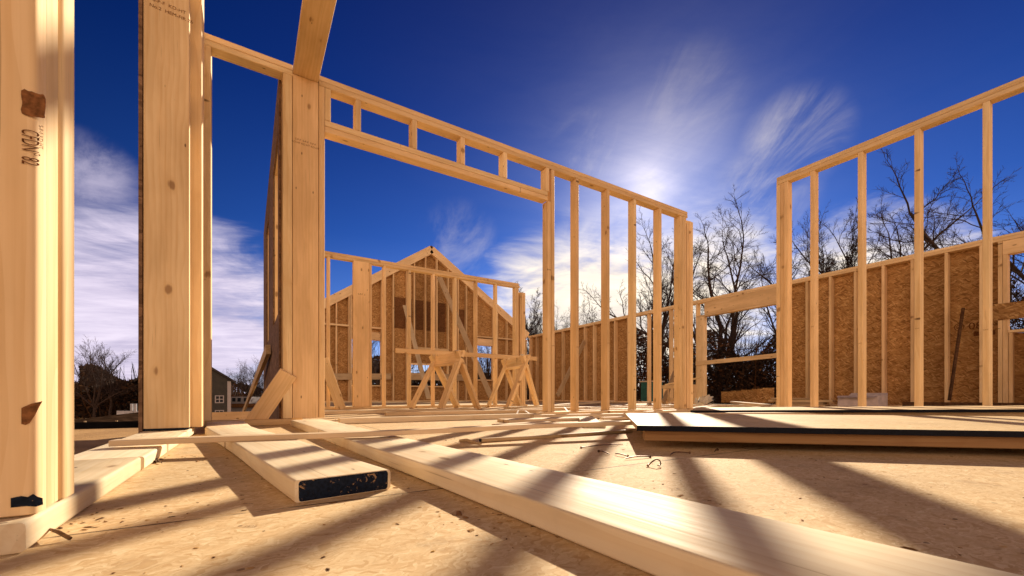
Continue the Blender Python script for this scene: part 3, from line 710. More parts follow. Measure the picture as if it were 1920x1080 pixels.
lying('plank', (1.66, 2.78), (2.50, 2.72), 0.20, 0.022, 0.0, 'short piece of flat board under the scattered plastic straps')
lying('plank', (1.86, 1.98), (2.62, 2.92), 0.14, 0.020, 0.0, 'pale flat board lying away from view towards the stud wall right of the plastic straps')
lying('plank', (2.10, 3.02), (3.02, 2.78), 0.10, 0.038, 0.0, 'board with a blue painted end lying at the foot of the stud row', endmat=None)
lying('plank', (2.6, 2.5), (3.4, 2.9), 0.10, 0.022, 0.0, 'thin board near the foot of the third stud')
lying('plank', (3.4, 3.9), (4.7, 3.75), 0.14, 0.038, 0.0, 'thick board lying just behind the row of studs')
lying('plank', (4.2, 4.6), (5.9, 4.1), 0.14, 0.038, 0.0, 'board lying across the gap at the right end of the stud row')
lying('plank', (5.1, 3.6), (6.6, 4.2), 0.19, 0.038, 0.0, 'wide board in the gap left of the strand-board offcut')
lying('plank', (5.6, 3.3), (7.6, 3.5), 0.14, 0.038, 0.0, 'board lying in front of the strand-board offcut')
lying('plank', (3.3, 5.4), (5.0, 5.9), 0.14, 0.038, 0.0, 'board lying beyond the studs in front of the right sawhorse')
lying('plank', (4.9, 6.3), (7.3, 7.2), 0.14, 0.038, (0.0, 0.06), 'board raised at one end on the far floor')
lying('plank', (2.30, 2.05), (3.05, 2.23), 0.22, 0.015, 0.0, 'dark edged offcut of sheet lying left of the stacked sheets', 'offcut', mat=M['sheet'])

lying('plank', (3.0, 4.6), (4.4, 4.75), 0.14, 0.038, 0.0, 'flat board lying behind the second and third studs of the row')
lying('plank', (5.3, 5.2), (6.7, 5.0), 0.19, 0.038, 0.0, 'short wide board lying on the floor beyond the short stud pack')
lying('plank', (6.2, 3.0), (7.9, 4.6), 0.09, 0.038, (0.04, 0.06), 'narrow board lying askew in front of the strand-board offcut')
lying('plank', (7.0, 4.9), (8.4, 3.9), 0.14, 0.038, 0.0, 'board lying right under the far door opening')
lying('plank', (2.35, 2.42), (3.05, 2.30), 0.06, 0.02, 0.016, 'small offcut lying on the dark edged sheet offcut', 'offcut')
lying('plank', (1.35, 2.35), (1.82, 2.42), 0.09, 0.02, 0.0, 'short scrap of board lying alone on the sunlit floor', 'offcut')
lying('plank', (3.6, 3.05), (4.5, 3.18), 0.09, 0.038, 0.0, 'short board lying in front of the last studs of the row')

# stacked floor sheets on bearers
def floor_sheet(label, corner, e1, e2, L1, L2, z0, z1, th=0.019):
    e1 = Vector((*e1, 0)).normalized(); e2 = Vector((*e2, 0)).normalized()
    x = (e1*L1 + Vector((0, 0, z1-z0))).normalized()
    t = thing('floor_sheet', Vector((*corner, z0)), label, 'sheet', 'stacked floor sheets')
    m = frame(Vector((*corner, z0)), x, Vector((0, 0, 1)))
    sgn = 1 if (m.to_3x3() @ Vector((0, 1, 0))).dot(e2) > 0 else -1
    y0, y1 = (0.001, L2) if sgn > 0 else (-L2, -0.001)
    link('panel', boxes_mesh('panel', [(0.0008, L1-0.0008, y0, y1, -th, 0)], M['sheet']), t, m)
    yy = (-0.0012, 0.0008) if sgn > 0 else (-0.0008, 0.0012)
    ep = link('painted_edge', boxes_mesh('painted_edge', [(-0.002, L1, yy[0], yy[1], -th-0.0006, 0.0006)], M['edge_paint']), t, m)
    return t
floor_sheet('large pale floor sheet nearest the viewer on the right, black painted edge over a bearer', (1.268, 1.114), (0.709, -0.705), (0.705, 0.709), 2.44, 1.22, 0.090, 0.090)
floor_sheet('upper floor sheet with a black edge lying against the right stud wall', (3.10, 2.16), (0.53, -0.847), (0.847, 0.53), 2.44, 0.96, 0.083, 0.130)
C0 = Vector((1.268, 1.114, 0)); E1 = Vector((0.709, -0.705, 0)); E2 = Vector((0.705, 0.709, 0))
def bearer(s0, s1, off, z, label):
    a = C0 + E1*s0 + E2*off; c = C0 + E1*s1 + E2*off
    return lying('bearer', (a.x, a.y), (c.x, c.y), 0.089, 0.040, z, label, 'bearer', nseg=4, mat=M['shade_dark'])
bearer(0.03, 2.44, 0.075, 0.0285, 'long bearer under the black front edge of the nearest floor sheet')
bearer(0.10, 2.40, 1.05, 0.0285, 'bearer hidden under the back of the nearest floor sheet')
for k, s in enumerate((0.35, 1.5, 2.3)):
    a = C0 + E1*s + E2*0.30; c = C0 + E1*s + E2*1.2
    lying('bearer', (a.x, a.y), (c.x, c.y), 0.089, 0.026, 0.0, ('cross bearer under the left corner of the nearest floor sheet', 'cross bearer under the middle of the nearest floor sheet', 'cross bearer under the right end of the nearest floor sheet')[k], 'bearer')
lying('bearer', (2.55, 2.05), (4.4, 1.05), 0.089, 0.036, (0.091, 0.095), 'pale bearer showing under the black edge of the upper floor sheet', 'bearer').location.z = 0.060
lying('bearer', (3.3, 2.2), (4.35, 0.45), 0.089, 0.038, (0.02, 0.066), 'bearer below the upper floor sheet near the stud wall', 'bearer')

# ------------------------------------------------------------------ small things on the deck
def nail(label, pts, r=0.0022, head=True, z=0.0):
    t = Tubes()
    P = [Vector(p) for p in pts]
    t.add(P, [r]*(len(P)-1) + [r*0.5], 8)
    if head:
        d = (P[0]-P[1]).normalized(); t.add([P[0]-d*0.0005, P[0]+d*0.0016], [r*2.3, r*2.3], 10)
    o = link('nail', t.mesh('nail', M['nail'])); tag(o, label, 'nail', 'nails scattered on the floor')
def nl(u0, v0, u1, v1, lab, bend=0.0, n=6):
    a, b = PZ(u0, v0, 0.004), PZ(u1, v1, 0.004); d = b-a; s = Vector((-d.y, d.x, 0))
    nail(lab, [a + d*(k/n) + s*bend*math.sin(math.pi*k/n) + Vector((0, 0, 0.004*math.sin(math.pi*k/n))) for k in range(n+1)])
nl(1090, 839, 1168, 833, 'straight long nail lying in the shadow stripe left of the other nails')
nl(1123, 846, 1143, 852, 'short dark nail just under the long straight nail')
nl(1177, 855, 1153, 851, 'gently bent nail left of the bright straight one', 0.1)
nl(1219, 856, 1171, 860, 'bright straight nail above the curled nail')
nl(1293, 849, 1257, 853, 'nail bent up at its head, right of the curled nail', -0.18)
nl(1345, 843, 1340, 847, 'tiny nail stub at the right end of the nail scatter')
c = PZ(1228, 875, 0.0)
nail('curled nail bent into a hook, nearest of the scattered nails', [c + Vector((-0.018*sa - 0.004, 0.018*ca, 0.004)), c + Vector((-0.006*sa, 0.006*ca, 0.016)), c + Vector((0.004*sa, -0.004*ca, 0.022)), c + Vector((0.014*sa, -0.014*ca, 0.018)), c + Vector((0.017*sa, -0.017*ca, 0.009)), c + Vector((0.010*sa - 0.006, -0.010*ca - 0.008, 0.004)), c + Vector((0.002*sa - 0.008, -0.002*ca - 0.012, 0.007))])
nail('thick nail sticking out at the end of the nearest left plate', [PZ(132, 1010, 0.003), PZ(110, 998, 0.012), PX(86, 990, -0.255)], 0.0028, False)
nl(283, 857, 303, 868, 'nail lying at the joint of the left plates')
nl(290, 866, 306, 861, 'second nail crossing the one at the plate joint')

rnd = random.Random(21)
def chips(n, area, size, flat=0.35):
    vs, fs = [], []
    for _ in range(n):
        x, y = area(); s = size*rnd.uniform(0.35, 1.3)*(2.2 if rnd.random() < 0.04 else 1); a = rnd.uniform(0, 6.28); L = s*rnd.uniform(1, 3.2); b = len(vs)
        c_, s_ = math.cos(a), math.sin(a); hz = s*flat
        for (px_, py_, pz_) in ((-L, -s, 0), (L*rnd.uniform(.6, 1), -s*.6, 0), (L, s*.7, 0), (-L*.7, s, 0), (-L*.6, -s*.4, hz), (L*.5, 0, hz*1.2), (L*.2, s*.5, hz)):
            vs.append((x + px_*c_ - py_*s_, y + px_*s_ + py_*c_, 0.0006 + pz_))
        fs += [(b, b+1, b+5, b+4), (b+1, b+2, b+5), (b+2, b+3, b+6, b+5), (b+3, b, b+4, b+6), (b+4, b+5, b+6)]
    return vs, fs
def area_fore():
    while True:
        d = 0.45 + 3.2*rnd.random()**1.6; t = rnd.uniform(-1.3, 1.25)
        x, y = d*(sa*t+ca), d*(-ca*t+sa)
        if x > -0.2 and y < 3.3: return x, y
v1, f1 = chips(300, area_fore, 0.0018)
def area_cl():
    k = rnd.choice(((-0.20, 1.75, .06), (0.02, 1.6, 0.05), (0.05, 1.25, 0.06), (0.33, 0.62, 0.05), (1.2, 1.0, 0.25), (0.84, 1.75, 0.05), (1.55, .95, .12), (0.25, 1.0, .1), (-0.2, .95, .05)))
    return rnd.gauss(k[0], k[2]), rnd.gauss(k[1], k[2]*1.4)
v2, f2 = chips(300, area_cl, 0.0021); o = len(v1)
def area_far(): return rnd.uniform(0.3, 9.3), rnd.uniform(3.3, 13.5)
v3, f3 = chips(500, area_far, 0.010, 0.25); o2 = o + len(v2)
vs = v1 + v2 + v3; fs = f1 + [tuple(i+o for i in f) for f in f2] + [tuple(i+o2 for i in f) for f in f3]
tag(link('wood_chips', mesh('wood_chips', vs, fs, M['chip'])), 'wood chips and sawdust crumbs scattered over the sunlit floor', 'debris', kind='stuff')
# splinter and plastic straps
t = Tubes(); a, b2 = PZ(862, 826, 0.004), PZ(903, 832, 0.004)
t.add([a, a.lerp(b2, .35) + Vector((0, 0, .006)), a.lerp(b2, .7), b2], [.005, .008, .006, .003], 6)
tag(link('splinter', t.mesh('splinter', M['brace'], False)), 'twisted wood splinter left of the rough lath', 'splinter')
def strap(label, pix, zs):
    pts = [PZ(u, v, 0.0) for u, v in pix]; pts = [Vector((p.x, p.y, z)) for p, z in zip(pts, zs)]
    vs, fs = [], []
    for k, p in enumerate(pts):
        d = (pts[min(k+1, len(pts)-1)] - pts[max(k-1, 0)]).normalized(); s = d.cross(Vector((0, 0, 1))).normalized()*0.008
        for q in (s, -s):
            for h in (0, 0.0012): vs.append(p + q + Vector((0, 0, h)))
        if k:
            b = (k-1)*4; c_ = k*4
            fs += [(b+1, c_+1, c_+3, b+3), (b, b+2, c_+2, c_), (b, c_, c_+1, b+1), (b+2, b+3, c_+3, c_+2)]
    tag(link('packing_strap', mesh('strap', vs, fs, M['plastic'])), label, 'strap', 'white packing straps')
strap('kinked white plastic strap lying left of the second stud of the row', [(968, 780), (972, 778), (985, 778), (998, 783), (1004, 785)], (0.003, 0.05, 0.045, 0.02, 0.003))
strap('white plastic strap bent into a low peak, middle of the three', [(1018, 784), (1028, 779), (1035, 778), (1044, 779)], (0.003, 0.03, 0.02, 0.01))
strap('short straight white plastic strap right of the peaked one', [(1058, 772), (1066, 778), (1074, 784)], (0.06, 0.03, 0.004))

# ------------------------------------------------------------------ things along the far floor
def carton(label, x0, y0, x1, y1, h, printed=True):
    t = thing('carton', ((x0+x1)/2, (y0+y1)/2, 0), label, 'box')
    th = 0.006
    link('body', boxes_mesh('body', [(x0, x1, y0, y1, 0.002, 0.012), (x0, x0+th, y0, y1, 0.0125, h), (x1-th, x1, y0, y1, 0.0125, h), (x0+th+.0005, x1-th-.0005, y0, y0+th, 0.0125, h), (x0+th+.0005, x1-th-.0005, y1-th, y1, 0.0125, h)], M['carton']), t)
    vs = [(x0, y0, h+.001), (x0, y1, h+.001), (x0-0.10, y1-.02, h-0.03), (x0-0.10, y0+.02, h-0.03), (x1, y0, h+.001), (x1, y1, h+.001), (x1+0.08, y1-.02, h+0.05), (x1+0.08, y0+.02, h+0.05)]
    link('flap', mesh('flap', vs[:4], [(0, 1, 2, 3)], M['carton']), t); link('flap', mesh('flap', vs[4:], [(0, 1, 2, 3)], M['carton']), t)
    return t
carton('long open whitish carton on the floor behind the right stud wall', 8.9, 2.70, 9.35, 3.26, 0.205)
for k, (z, lab) in enumerate(((0.0, 'lowest board of the pile at the far wall behind the right stud wall'), (0.042, 'second board of the pile by the far wall'), (0.084, 'third board of the pile by the far wall, lilac grey'), (0.126, 'topmost short board of the pile by the far wall'))):
    lying('plank', (9.0+J(.15), 4.45+J(.1)), (9.2+J(.15), 3.55+J(.2)), 0.24, 0.038, z, lab, mat=M['brace'] if k % 2 else M['lumber'])
lying('plank', (9.35, 2.5), (9.5, 0.9), 0.10, 0.10, 0.0, 'dark stained timber lying along the foot of the far wall', mat=M['rust'])
lying('plank', (8.3, 1.9), (8.6, 1.2), 0.14, 0.03, 0.02, 'pale offcut of board lying before the dark timber')
po = Tubes(); po.add([PX(1780, 750, 9.15), PX(1806, 578, 9.71)], [0.021, 0.021], 12)
tag(link('steel_pole', po.mesh('pole', M['rust'])), 'dark steel pole leaning against the far strand-board wall', 'pole')
# strand-board offcut standing in the opening
t = thing('board_offcut', (9.3, 5.2, 0), 'strand-board offcut standing on edge in the far door opening', 'offcut')
a, b2 = PX(1352, 752, 9.30), PX(1450, 750, 9.30)
n = 5
for k in range(n):
    y0 = a.y + (b2.y-a.y)*k/n; y1 = a.y + (b2.y-a.y)*(k+1)/n - 0.006*(-1 if b2.y < a.y else 1)*-1
    link('panel', boxes_mesh('panel', [(9.30+k*0.004, 9.318+k*0.004, min(y0, y1)+0.004, max(y0, y1)-0.004, 0.05, 0.30+0.018*k)], M['osb_x']), t)
# crumpled plastic film
def film(label, u, v, X, s, seed):
    rr = random.Random(seed); c = PX(u, v, X); vs, fs = [], []
    for i in range(6):
        for j in range(6): vs.append((c.x + rr.uniform(-.03, .03), c.y + (i-2.5)*s/5 + rr.uniform(-.03, .03), max(0.01, c.z - s*0.25 + (j/5)*s*0.55*(0.4+rr.random()) + 0.1*s*math.sin(i*1.7))))
    for i in range(5):
        for j in range(5): fs.append((i*6+j, i*6+j+1, (i+1)*6+j+1, (i+1)*6+j))
    tag(link('plastic_film', mesh('film', vs, fs, M['plastic'], True)), label, 'plastic film')
film('crumpled white plastic film by the foot of the short stud pack', 1312, 753, 6.6, 0.22, 1)
film('lilac plastic scrap right of the crumpled white film', 1326, 749, 7.4, 0.24, 2)
# crate of scraps behind the studs
t = thing('wood_crate', (7.9, 6.2, 0), 'open crate of board scraps behind the right end of the stud row', 'crate')
q0, q1 = PX(1252, 757, 7.9), PX(1270, 730, 7.9)
for yy in (q0.y, q1.y-0.1): beam('slat', (7.85, 7.93), (yy, yy+0.09), (0.003, 0.36), t)
beam('slat', (7.84, 7.88), (q1.y-0.12, q0.y+0.1), (0.365, 0.44), t); beam('slat', (7.84, 7.88), (q1.y-0.02, q0.y), (0.08, 0.15), t)
plank('slat', (7.95, q0.y+0.1, 0.45), (8.3, q1.y-0.3, 0.60), 0.16, 0.03, t)
beam('slat', (8.2, 8.28), (q1.y-0.2, q1.y-0.12), (0.003, 0.45), t)

# ------------------------------------------------------------------ yard
def at_ground(u, dist, z=None): q = ray(u, HV)*dist; return Vector((q.x, q.y, gz(math.hypot(q.x, q.y)) if z is None else z))
# teal bin beyond the far wall
p = at_ground(1222, 16.0)
t = thing('waste_bin', p, 'teal bin standing in the yard beyond the far open studs', 'bin')
link('body', boxes_mesh('body', [(p.x-.28, p.x+.28, p.y-.28, p.y+.28, p.z, 0.72)], M['teal']), t)
link('lid', boxes_mesh('lid', [(p.x-.33, p.x+.33, p.y-.33, p.y+.33, 0.722, 0.77)], M['alu']), t)
# form boards just outside the doorway
A, B = PD(398, 780, 7.0), PD(492, 780, 7.4)
t = thing('form_boards', (A.x, A.y, GZ), 'low run of orange form boards outside the left doorway', 'formwork')
plank('board', (A.x-0.5, A.y-0.3, -0.13), (B.x, B.y, -0.13), 0.13, 0.04, t, (0.5, -0.85, 0))
for f in (0.05, 0.22, 0.55, 0.85):
    q = A.lerp(B, f); beam('stake', (q.x-.03, q.x+.03, ), (q.y-0.09, q.y-0.05), (GZ, -0.10), t)
# black erosion fabric fence
FD = (10.2, 10.4, 10.6, 10.9, 11.3, 11.8)
pts = [PD(u, 800, d) for u, d in zip((-140, 60, 150, 210, 268, 340), FD)]
tops = (794, 793, 792, 791, 789, 787)
vs, fs = [], []
for k, (q, (u, tv)) in enumerate(zip(pts, zip((-140, 60, 150, 210, 268, 340), tops))):
    d = FD[k]
    zt = CAMH + (HV-tv)/FPX*d
    vs += [(q.x, q.y, GZ-.1), (q.x, q.y, zt), (q.x+.03, q.y+.05, zt), (q.x+.03, q.y+.05, GZ-.1)]
    if k:
        b = (k-1)*4
        for i in range(4): fs.append((b+i, b+4+i, b+4+(i+1) % 4, b+(i+1) % 4))
t = thing('silt_fence', (pts[2].x, pts[2].y, GZ), 'low black fabric fence across the yard at far left', 'fence')
link('fabric', mesh('fabric', vs, fs, M['tarp']), t)
for k in (1, 2, 3, 4): q = pts[k]; link('stake', boxes_mesh('stake', [(q.x+.05, q.x+.09, q.y+.07, q.y+.11, GZ, CAMH + (HV-tops[k])/FPX*FD[k]+.03)], M['brace']), t)
bv, bf = [], []
for k, (u, v, d) in enumerate(((-330, 790, 12.2), (-140, 789, 12.2), (60, 788, 12.4), (150, 786, 12.6), (215, 778, 13.2), (268, 772, 14.2), (340, 768, 16), (420, 778, 18))):
    for dd, f in ((-1.7, 0.0), (-0.7, 0.72), (0, 1), (0.8, 0.8), (2.2, 0)):
        q = at_ground(u, d+dd); zt = CAMH + (HV-v)/FPX*d
        bv.append((q.x, q.y, (q.z-.1)*(1-f) + zt*f))
    if k:
        for i in range(4): b = (k-1)*5+i; bf.append((b, b+5, b+6, b+1))
tag(link('earth_berm', mesh('berm', bv, bf, plain('dark_soil', (0.035, 0.020, 0.012), 1.0, 0.5, 4), True)), kind='structure')
# aluminium scaffold plank with two pipes
A, B = PD(219, 774, 17.0), PD(300, 774, 17.6)
t = thing('scaffold_plank', (A.x, A.y, GZ), 'grey perforated metal plank with two upright pipes in the yard at far left', 'scaffold')
plank('deck', A, B, 0.16, 0.04, t, (0.5, -0.85, 0), M['alu'])
for u in (247, 254): q = PD(u, 770, 17.2); link('pipe', boxes_mesh('pipe', [(q.x-.04, q.x+.04, q.y-.04, q.y+.04, gz(17), CAMH + (HV-757)/FPX*17.2)], M['alu']), t)
for f in (0.1, 0.9): q = A.lerp(B, f); link('support', boxes_mesh('support', [(q.x-.05, q.x+.05, q.y+.05, q.y+.15, gz(17)-.1, A.z-.05)], M['rust']), t)

# grey house
def house(dist):
    hz = -1.85
    c = PD(432, HV, dist); fwd = Vector((ca, sa, 0)); rt = Vector((sa, -ca, 0))
    # local frame: X along the facade (to the left), Y away
    ang = math.atan2(-rt.y, -rt.x)
    t = thing('grey_house', (c.x, c.y, hz), 'grey sided house with a gable roof in the distance seen through the left doorway', 'house')
    t.rotation_euler = (0, 0, ang + R(41))
    k = dist/FPX; H = (HV-714)*k + CAMH - hz; Wd = 5.8; rise = 50*k/38*Wd/2*0.8
    pk = H + Wd/2*0.68; D = -9.0
    vs = [(0, 0, 0), (Wd, 0, 0), (Wd, 0, H), (Wd/2, 0, pk), (0, 0, H)]
    vs = vs + [(x, D, z) for x, _, z in vs]
    fs = [(0, 1, 2, 3, 4), (9, 8, 7, 6, 5), (0, 5, 6, 1), (1, 6, 7, 2), (4, 9, 5, 0)]
    def L(name, me): o = bpy.data.objects.new(name, me); COL.objects.link(o); o.parent = t; return o
    L('wall', mesh('house_wall', vs, fs, M['siding']))
    e = 0.35; s = (pk-H)/(Wd/2)
    rv = []
    for y in (0.3, D-0.3): rv += [(-e, y, H-e*s+.02), (Wd/2, y, pk+.02), (Wd+e, y, H-e*s+.02), (-e, y, H-e*s+.2), (Wd/2, y, pk+.22), (Wd+e, y, H-e*s+.2)]
    L('roof', mesh('house_roof', rv, [(0, 1, 4, 3), (1, 2, 5, 4), (6, 9, 10, 7), (7, 10, 11, 8), (3, 4, 10, 9), (4, 5, 11, 10), (0, 6, 7, 1), (1, 7, 8, 2), (0, 3, 9, 6), (2, 8, 11, 5)], M['roof']))
    L('corner_board', boxes_mesh('corner_board', [(-0.04, 0.22, -0.1, 0.04, 0, H-.05)], M['white']))
    for v0, v1 in ((743, 754), (770, 782)):
        z0, z1 = CAMH + (HV-v1)*k - hz, CAMH + (HV-v0)*k - hz
        x0, x1 = 14*k*.83, 27*k*.83
        f = L('window', boxes_mesh('window', [(x0-.07, x0, 0, .06, z0-.07, z1+.07), (x1, x1+.07, 0, .06, z0-.07, z1+.07), (x0, x1, 0.002, .058, z1, z1+.07), (x0, x1, 0.002, .058, z0-.07, z0), ((x0+x1)/2-.03, (x0+x1)/2+.03, .012, .04, z0, z1), (x0, x1, .014, .042, (z0+z1)/2-.03, (z0+z1)/2+.03)], M['white']))
        pn = bpy.data.objects.new('pane', boxes_mesh('pane', [(x0, x1, 0.001, .02, z0, z1)], M['glass'])); COL.objects.link(pn); pn.parent = f
house(36.0)
# pale garage with a railing right of it
def garage(dist):
    hz = -1.85
    c = PD(480, HV, dist); rt = Vector((sa, -ca, 0)); ang = math.atan2(-rt.y, -rt.x); k = dist/FPX
    t = thing('white_building', (c.x, c.y, hz), 'low white building with an orange band behind the thin leaning board at left', 'building')
    t.rotation_euler = (0, 0, ang)
    def L(name, me): o = bpy.data.objects.new(name, me); COL.objects.link(o); o.parent = t; return o
    z = lambda v: CAMH + (HV-v)*k - hz
    W2 = 60*k
    L('wall', boxes_mesh('wall', [(0, W2, -5, 0, 0, z(764))], M['white']))
    L('roof', boxes_mesh('roof', [(-.2, W2+.2, -5.2, .3, z(764)+.01, z(757))], plain('orange_roof', (0.22, 0.10, 0.04))))
    L('dormer', boxes_mesh('dormer', [(18*k, 52*k, -4, -0.5, z(757)+.01, z(744))], M['white']))
    for x in (22, 34, 44): L('window', boxes_mesh('window', [(x*k, (x+6)*k, -.52, -.46, z(753), z(746))], M['glass']))
    for x in (6, 28, 46): L('garage_door', boxes_mesh('garage_door', [(x*k, (x+9)*k, -0.02, .04, 0, z(768))], plain('door_grey', (0.4, 0.38, 0.4))))
garage(46.0)

# ------------------------------------------------------------------ bare trees
def tree_meshes(seed, H, spread, dens=1.0, forks=1, lean=(0, 0), slender=False, bole=0.30):
    """trunk that divides into rising limbs, then branches and fine twigs; slender keeps one leader"""
    rr = random.Random(seed); tr, cr = Tubes(), Tubes()
    def rdir(d, ang, az=None):
        a = d.orthogonal().normalized(); a.rotate(Matrix.Rotation(rr.uniform(0, 6.283) if az is None else az, 3, d))
        return (d*math.cos(ang) + a*math.sin(ang)).normalized()
    def limb(p, d, L, r, lev):
        n = (5, 7, 6, 4, 3)[lev]
        pts, rads = [p], [r]; q = p.copy(); dd = d.copy()
        wob = (0.06, 0.13, 0.17, 0.2, 0.2)[lev]
        for k in range(n):
            dd = (dd + Vector((rr.gauss(0, wob), rr.gauss(0, wob), rr.gauss(0, wob)*0.6 + (0.04, 0.07, 0.035, 0.02, 0.01)[lev]))).normalized()
            q = q + dd*(L/n); pts.append(q.copy()); rads.append(r*(1-(k+1)/n*(0.35 if lev == 0 and not slender else 0.75)))
        (tr if lev <= 1 else cr).add(pts, rads, (8, 6, 4, 3, 3)[lev], lev == 0)
        if lev >= 4: return
        if lev == 0 and not slender:
            m = rr.randint(5, 7); a0 = rr.uniform(0, 6)
            for c in range(m):
                f = rr.uniform(0.6, 0.99); k = min(int(f*n), n-1); a = pts[k].lerp(pts[k+1], f*n-k)
                ang = (0.24 + 0.60*(c/(m-1)))*spread
                limb(a, rdir(dd, ang, a0 + c*2.4), H*(0.66 - 0.06*c/(m-1))*rr.uniform(0.9, 1.08), r*rr.uniform(0.42, 0.6), 1)
            return
        nch = int((17, 13, 10, 8)[lev]*dens*rr.uniform(0.85, 1.2)) + 1
        for c in range(nch):
            f = 0.2 + 0.79*((c+rr.random())/nch); f = min(f, 0.985); k = min(int(f*n), n-1); a = pts[k].lerp(pts[k+1], f*n-k)
            ang = rr.uniform(0.40, 0.95)*(spread if lev < 2 else 1)*(0.8 if slender else 1)
            nd = rdir((pts[k+1]-pts[k]).normalized(), ang)
            if nd.z < 0.0: nd.z *= -0.6; nd.normalize()
            rl = L*(rr.uniform(0.30, 0.46))*(1.15 - 0.55*f)
            if lev == 0: rl = L*0.42*(1.05 - 0.75*f)*rr.uniform(0.8, 1.1)
            limb(a, nd, rl, max(rads[k]*rr.uniform(0.35, 0.55), 0.006*H/10), lev+1)
        if lev <= 2: limb(pts[-1], (pts[-1]-pts[-2]).normalized(), L*0.28, rads[-1]*0.9, lev+1)
    for fk in range(forks):
        d = Vector((lean[0] + (rr.uniform(-.4, .4) if forks > 1 else 0), lean[1] + (rr.uniform(-.4, .4) if forks > 1 else 0), 1)).normalized()
        base = Vector((rr.uniform(-.12, .12)*(forks > 1), rr.uniform(-.12, .12)*(forks > 1), -0.1))
        limb(base, d, H*(0.95 if slender else bole), H*(0.010 if slender else 0.021)/(1 if forks == 1 else 1.3), 0)
    zmax = max(v.z for v in cr.v); s = H/zmax
    return mesh('trunk', [v*s for v in tr.v], tr.f, M['bark'], True), mesh('crown', [v*s for v in cr.v], cr.f, M['twig'])
def plant_tree(meshes, Hm, u, vtop, dist, label, rot, name='bare_tree', wide=1.0):
    p = at_ground(u, dist); h = (HV-vtop)/FPX*dist + CAMH - p.z; s = h/Hm
    t = thing(name, p, label, 'tree', 'bare trees around the site')
    t.rotation_euler = (0, 0, rot); t.scale = (s*wide, s*wide, s)
    for me, nm in zip(meshes, ('trunk', 'crown')):
        o = bpy.data.objects.new(nm, me); COL.objects.link(o); o.parent = t
    return t
big = tree_meshes(6, 12, 1.12, 0.95, 1, (0.0, 0), bole=0.22)
fan = tree_meshes(12, 10, 0.85, 0.95, 1, bole=0.34)
slim = tree_meshes(15, 10, 0.8, 0.95, 1, slender=True)
clump = tree_meshes(23, 8, 0.85, 0.8, 3, bole=0.25)
gnarl = tree_meshes(31, 9, 1.35, 1.0, 1, bole=0.28)
plant_tree(big, 12, 1345, 378, 23, 'large spreading bare tree filling the gap between the two stud walls', 0.6, wide=1.12)
plant_tree(gnarl, 9, 1955, 190, 17, 'gnarled bare tree whose curved branches enter at the right edge', 2.2, wide=1.15)
plant_tree(fan, 10, 1660, 335, 24, 'fan shaped bare tree above the strand-board wall between two right studs', 0.3, wide=0.85)
plant_tree(slim, 10, 1548, 365, 25, 'slender bare tree left of the fan shaped one', 0.0, wide=0.9)
plant_tree(slim, 10, 1576, 372, 27, 'thin bare tree standing close left of the fan shaped tree', 2.0, wide=0.9)
plant_tree(fan, 10, 1500, 420, 26, 'bare tree just right of the end post of the right stud wall', 3.0, wide=0.75)
plant_tree(gnarl, 9, 1840, 372, 25, 'low bushy bare tree behind the last right stud', 0.5)
plant_tree(slim, 10, 1750, 462, 30, 'small twiggy tree top showing over the far wall near the right', 4.2, wide=1.4)
plant_tree(fan, 10, 1232, 425, 29, 'bare tree behind the sunlit last studs of the row', 5.0, wide=0.9)
plant_tree(slim, 10, 985, 530, 33, 'bare tree right of the gable, left one of a slim pair', 1.2, wide=1.2)
plant_tree(slim, 10, 1012, 525, 34, 'bare tree right of the gable, right one of a slim pair', 3.4, wide=1.2)
plant_tree(clump, 8, 1058, 548, 34, 'low clump of bare stems left of the second stud of the row', 0.8)
plant_tree(slim, 10, 1100, 580, 36, 'small bare tree between the second and third stud of the row', 5.1, wide=1.4)
plant_tree(clump, 8, 700, 590, 36, 'bare tree seen through the left gable window', 2.0)
plant_tree(clump, 8, 905, 610, 36, 'bare tree seen through the right gable window', 4.0)
plant_tree(big, 12, 176, 626, 31, 'bare many-limbed tree at far left, just right of the nearest studs', 1.9, wide=0.95)
plant_tree(fan, 10, 206, 640, 33, 'bare spreading tree right of the many-limbed far left one', 2.5)
plant_tree(fan, 10, 442, 686, 58, 'distant bare tree right of the grey house', 0.2, wide=0.9)
plant_tree(clump, 8, 486, 666, 50, 'taller distant bare tree behind the thin leaning board', 3.1)
plant_tree(clump, 8, 405, 692, 62, 'distant bare tree top over the roof of the grey house', 5.5)
plant_tree(clump, 8, 1900, 520, 19, 'dark bare bush in the right window opening', 0.9, name='bare_bush')
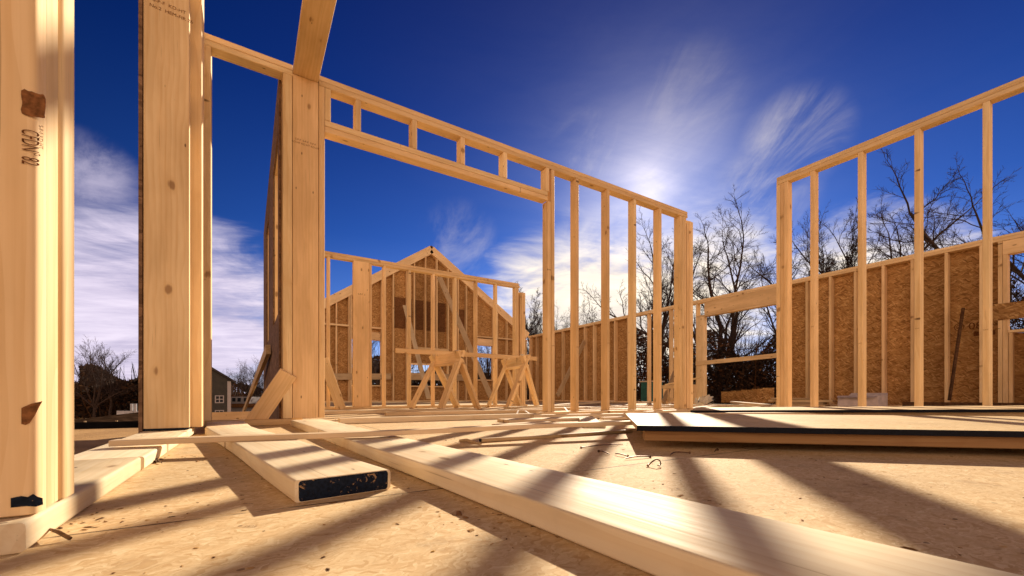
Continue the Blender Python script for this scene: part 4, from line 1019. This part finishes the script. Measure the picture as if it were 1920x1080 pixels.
plant_tree(clump, 8, 1400, 600, 20, 'dark bare bush in the far door opening', 2.9, name='bare_bush')

# undergrowth and the wood behind: masses nobody could count
def thicket(name, spans, label, seed, leaf=0.09):
    rr = random.Random(seed); vs, fs = [], []
    st = Tubes()
    for (u0, u1, dist, dd, vtop, nl_, ns) in spans:
        for _ in range(ns):
            u = rr.uniform(u0, u1); d = dist + rr.uniform(0, dd); p = at_ground(u, d)
            h = ((HV-vtop)/FPX*d + CAMH - p.z)*rr.uniform(0.5, 1.05)
            q = p + Vector((rr.gauss(0, .25)*h*.5, rr.gauss(0, .25)*h*.5, h))
            st.add([p, p.lerp(q, .5) + Vector((rr.gauss(0, .1), rr.gauss(0, .1), 0)), q], [.022*d/20, .015*d/20, .006*d/20], 3, False)
        for _ in range(nl_):
            u = rr.uniform(u0, u1); d = dist + rr.uniform(0, dd); p = at_ground(u, d)
            hm = (HV-vtop)/FPX*d + CAMH - p.z; prof = 0.84 + 0.16*math.sin(u*0.045+dist)
            z = hm*prof*(rr.random()**0.8); p.z += z
            a = Vector((rr.gauss(0, 1), rr.gauss(0, 1), rr.gauss(0, 1))).normalized(); b_ = a.orthogonal().normalized()
            s = leaf*d/20*rr.uniform(0.5, 1.6); b = len(vs)
            vs += [p - a*s*1.8, p + b_*s*.6, p + a*s*1.8, p - b_*s*.6]; fs.append((b, b+1, b+2, b+3))
    me = mesh(name, vs + st.v, fs + [tuple(i+len(vs) for i in f) for f in st.f], M['leaf'])
    tag(link(name, me), label, 'undergrowth', kind='stuff')
thicket('undergrowth', [(1180, 1480, 17, 5, 618, 26000, 420), (1480, 2050, 19, 4, 600, 3000, 160), (1860, 2100, 17, 4, 520, 6000, 160), (960, 1180, 30, 5, 690, 2500, 80)], 'dense dark brown undergrowth behind the far right wall', 5, 0.055)
thicket('woodland', [(-300, 200, 36, 10, 704, 16000, 300), (150, 330, 38, 8, 684, 9000, 160), (-300, 560, 70, 24, 716, 12000, 260), (560, 1000, 45, 12, 668, 26000, 300)], 'dark far wood along the horizon on the left', 8, 0.06)
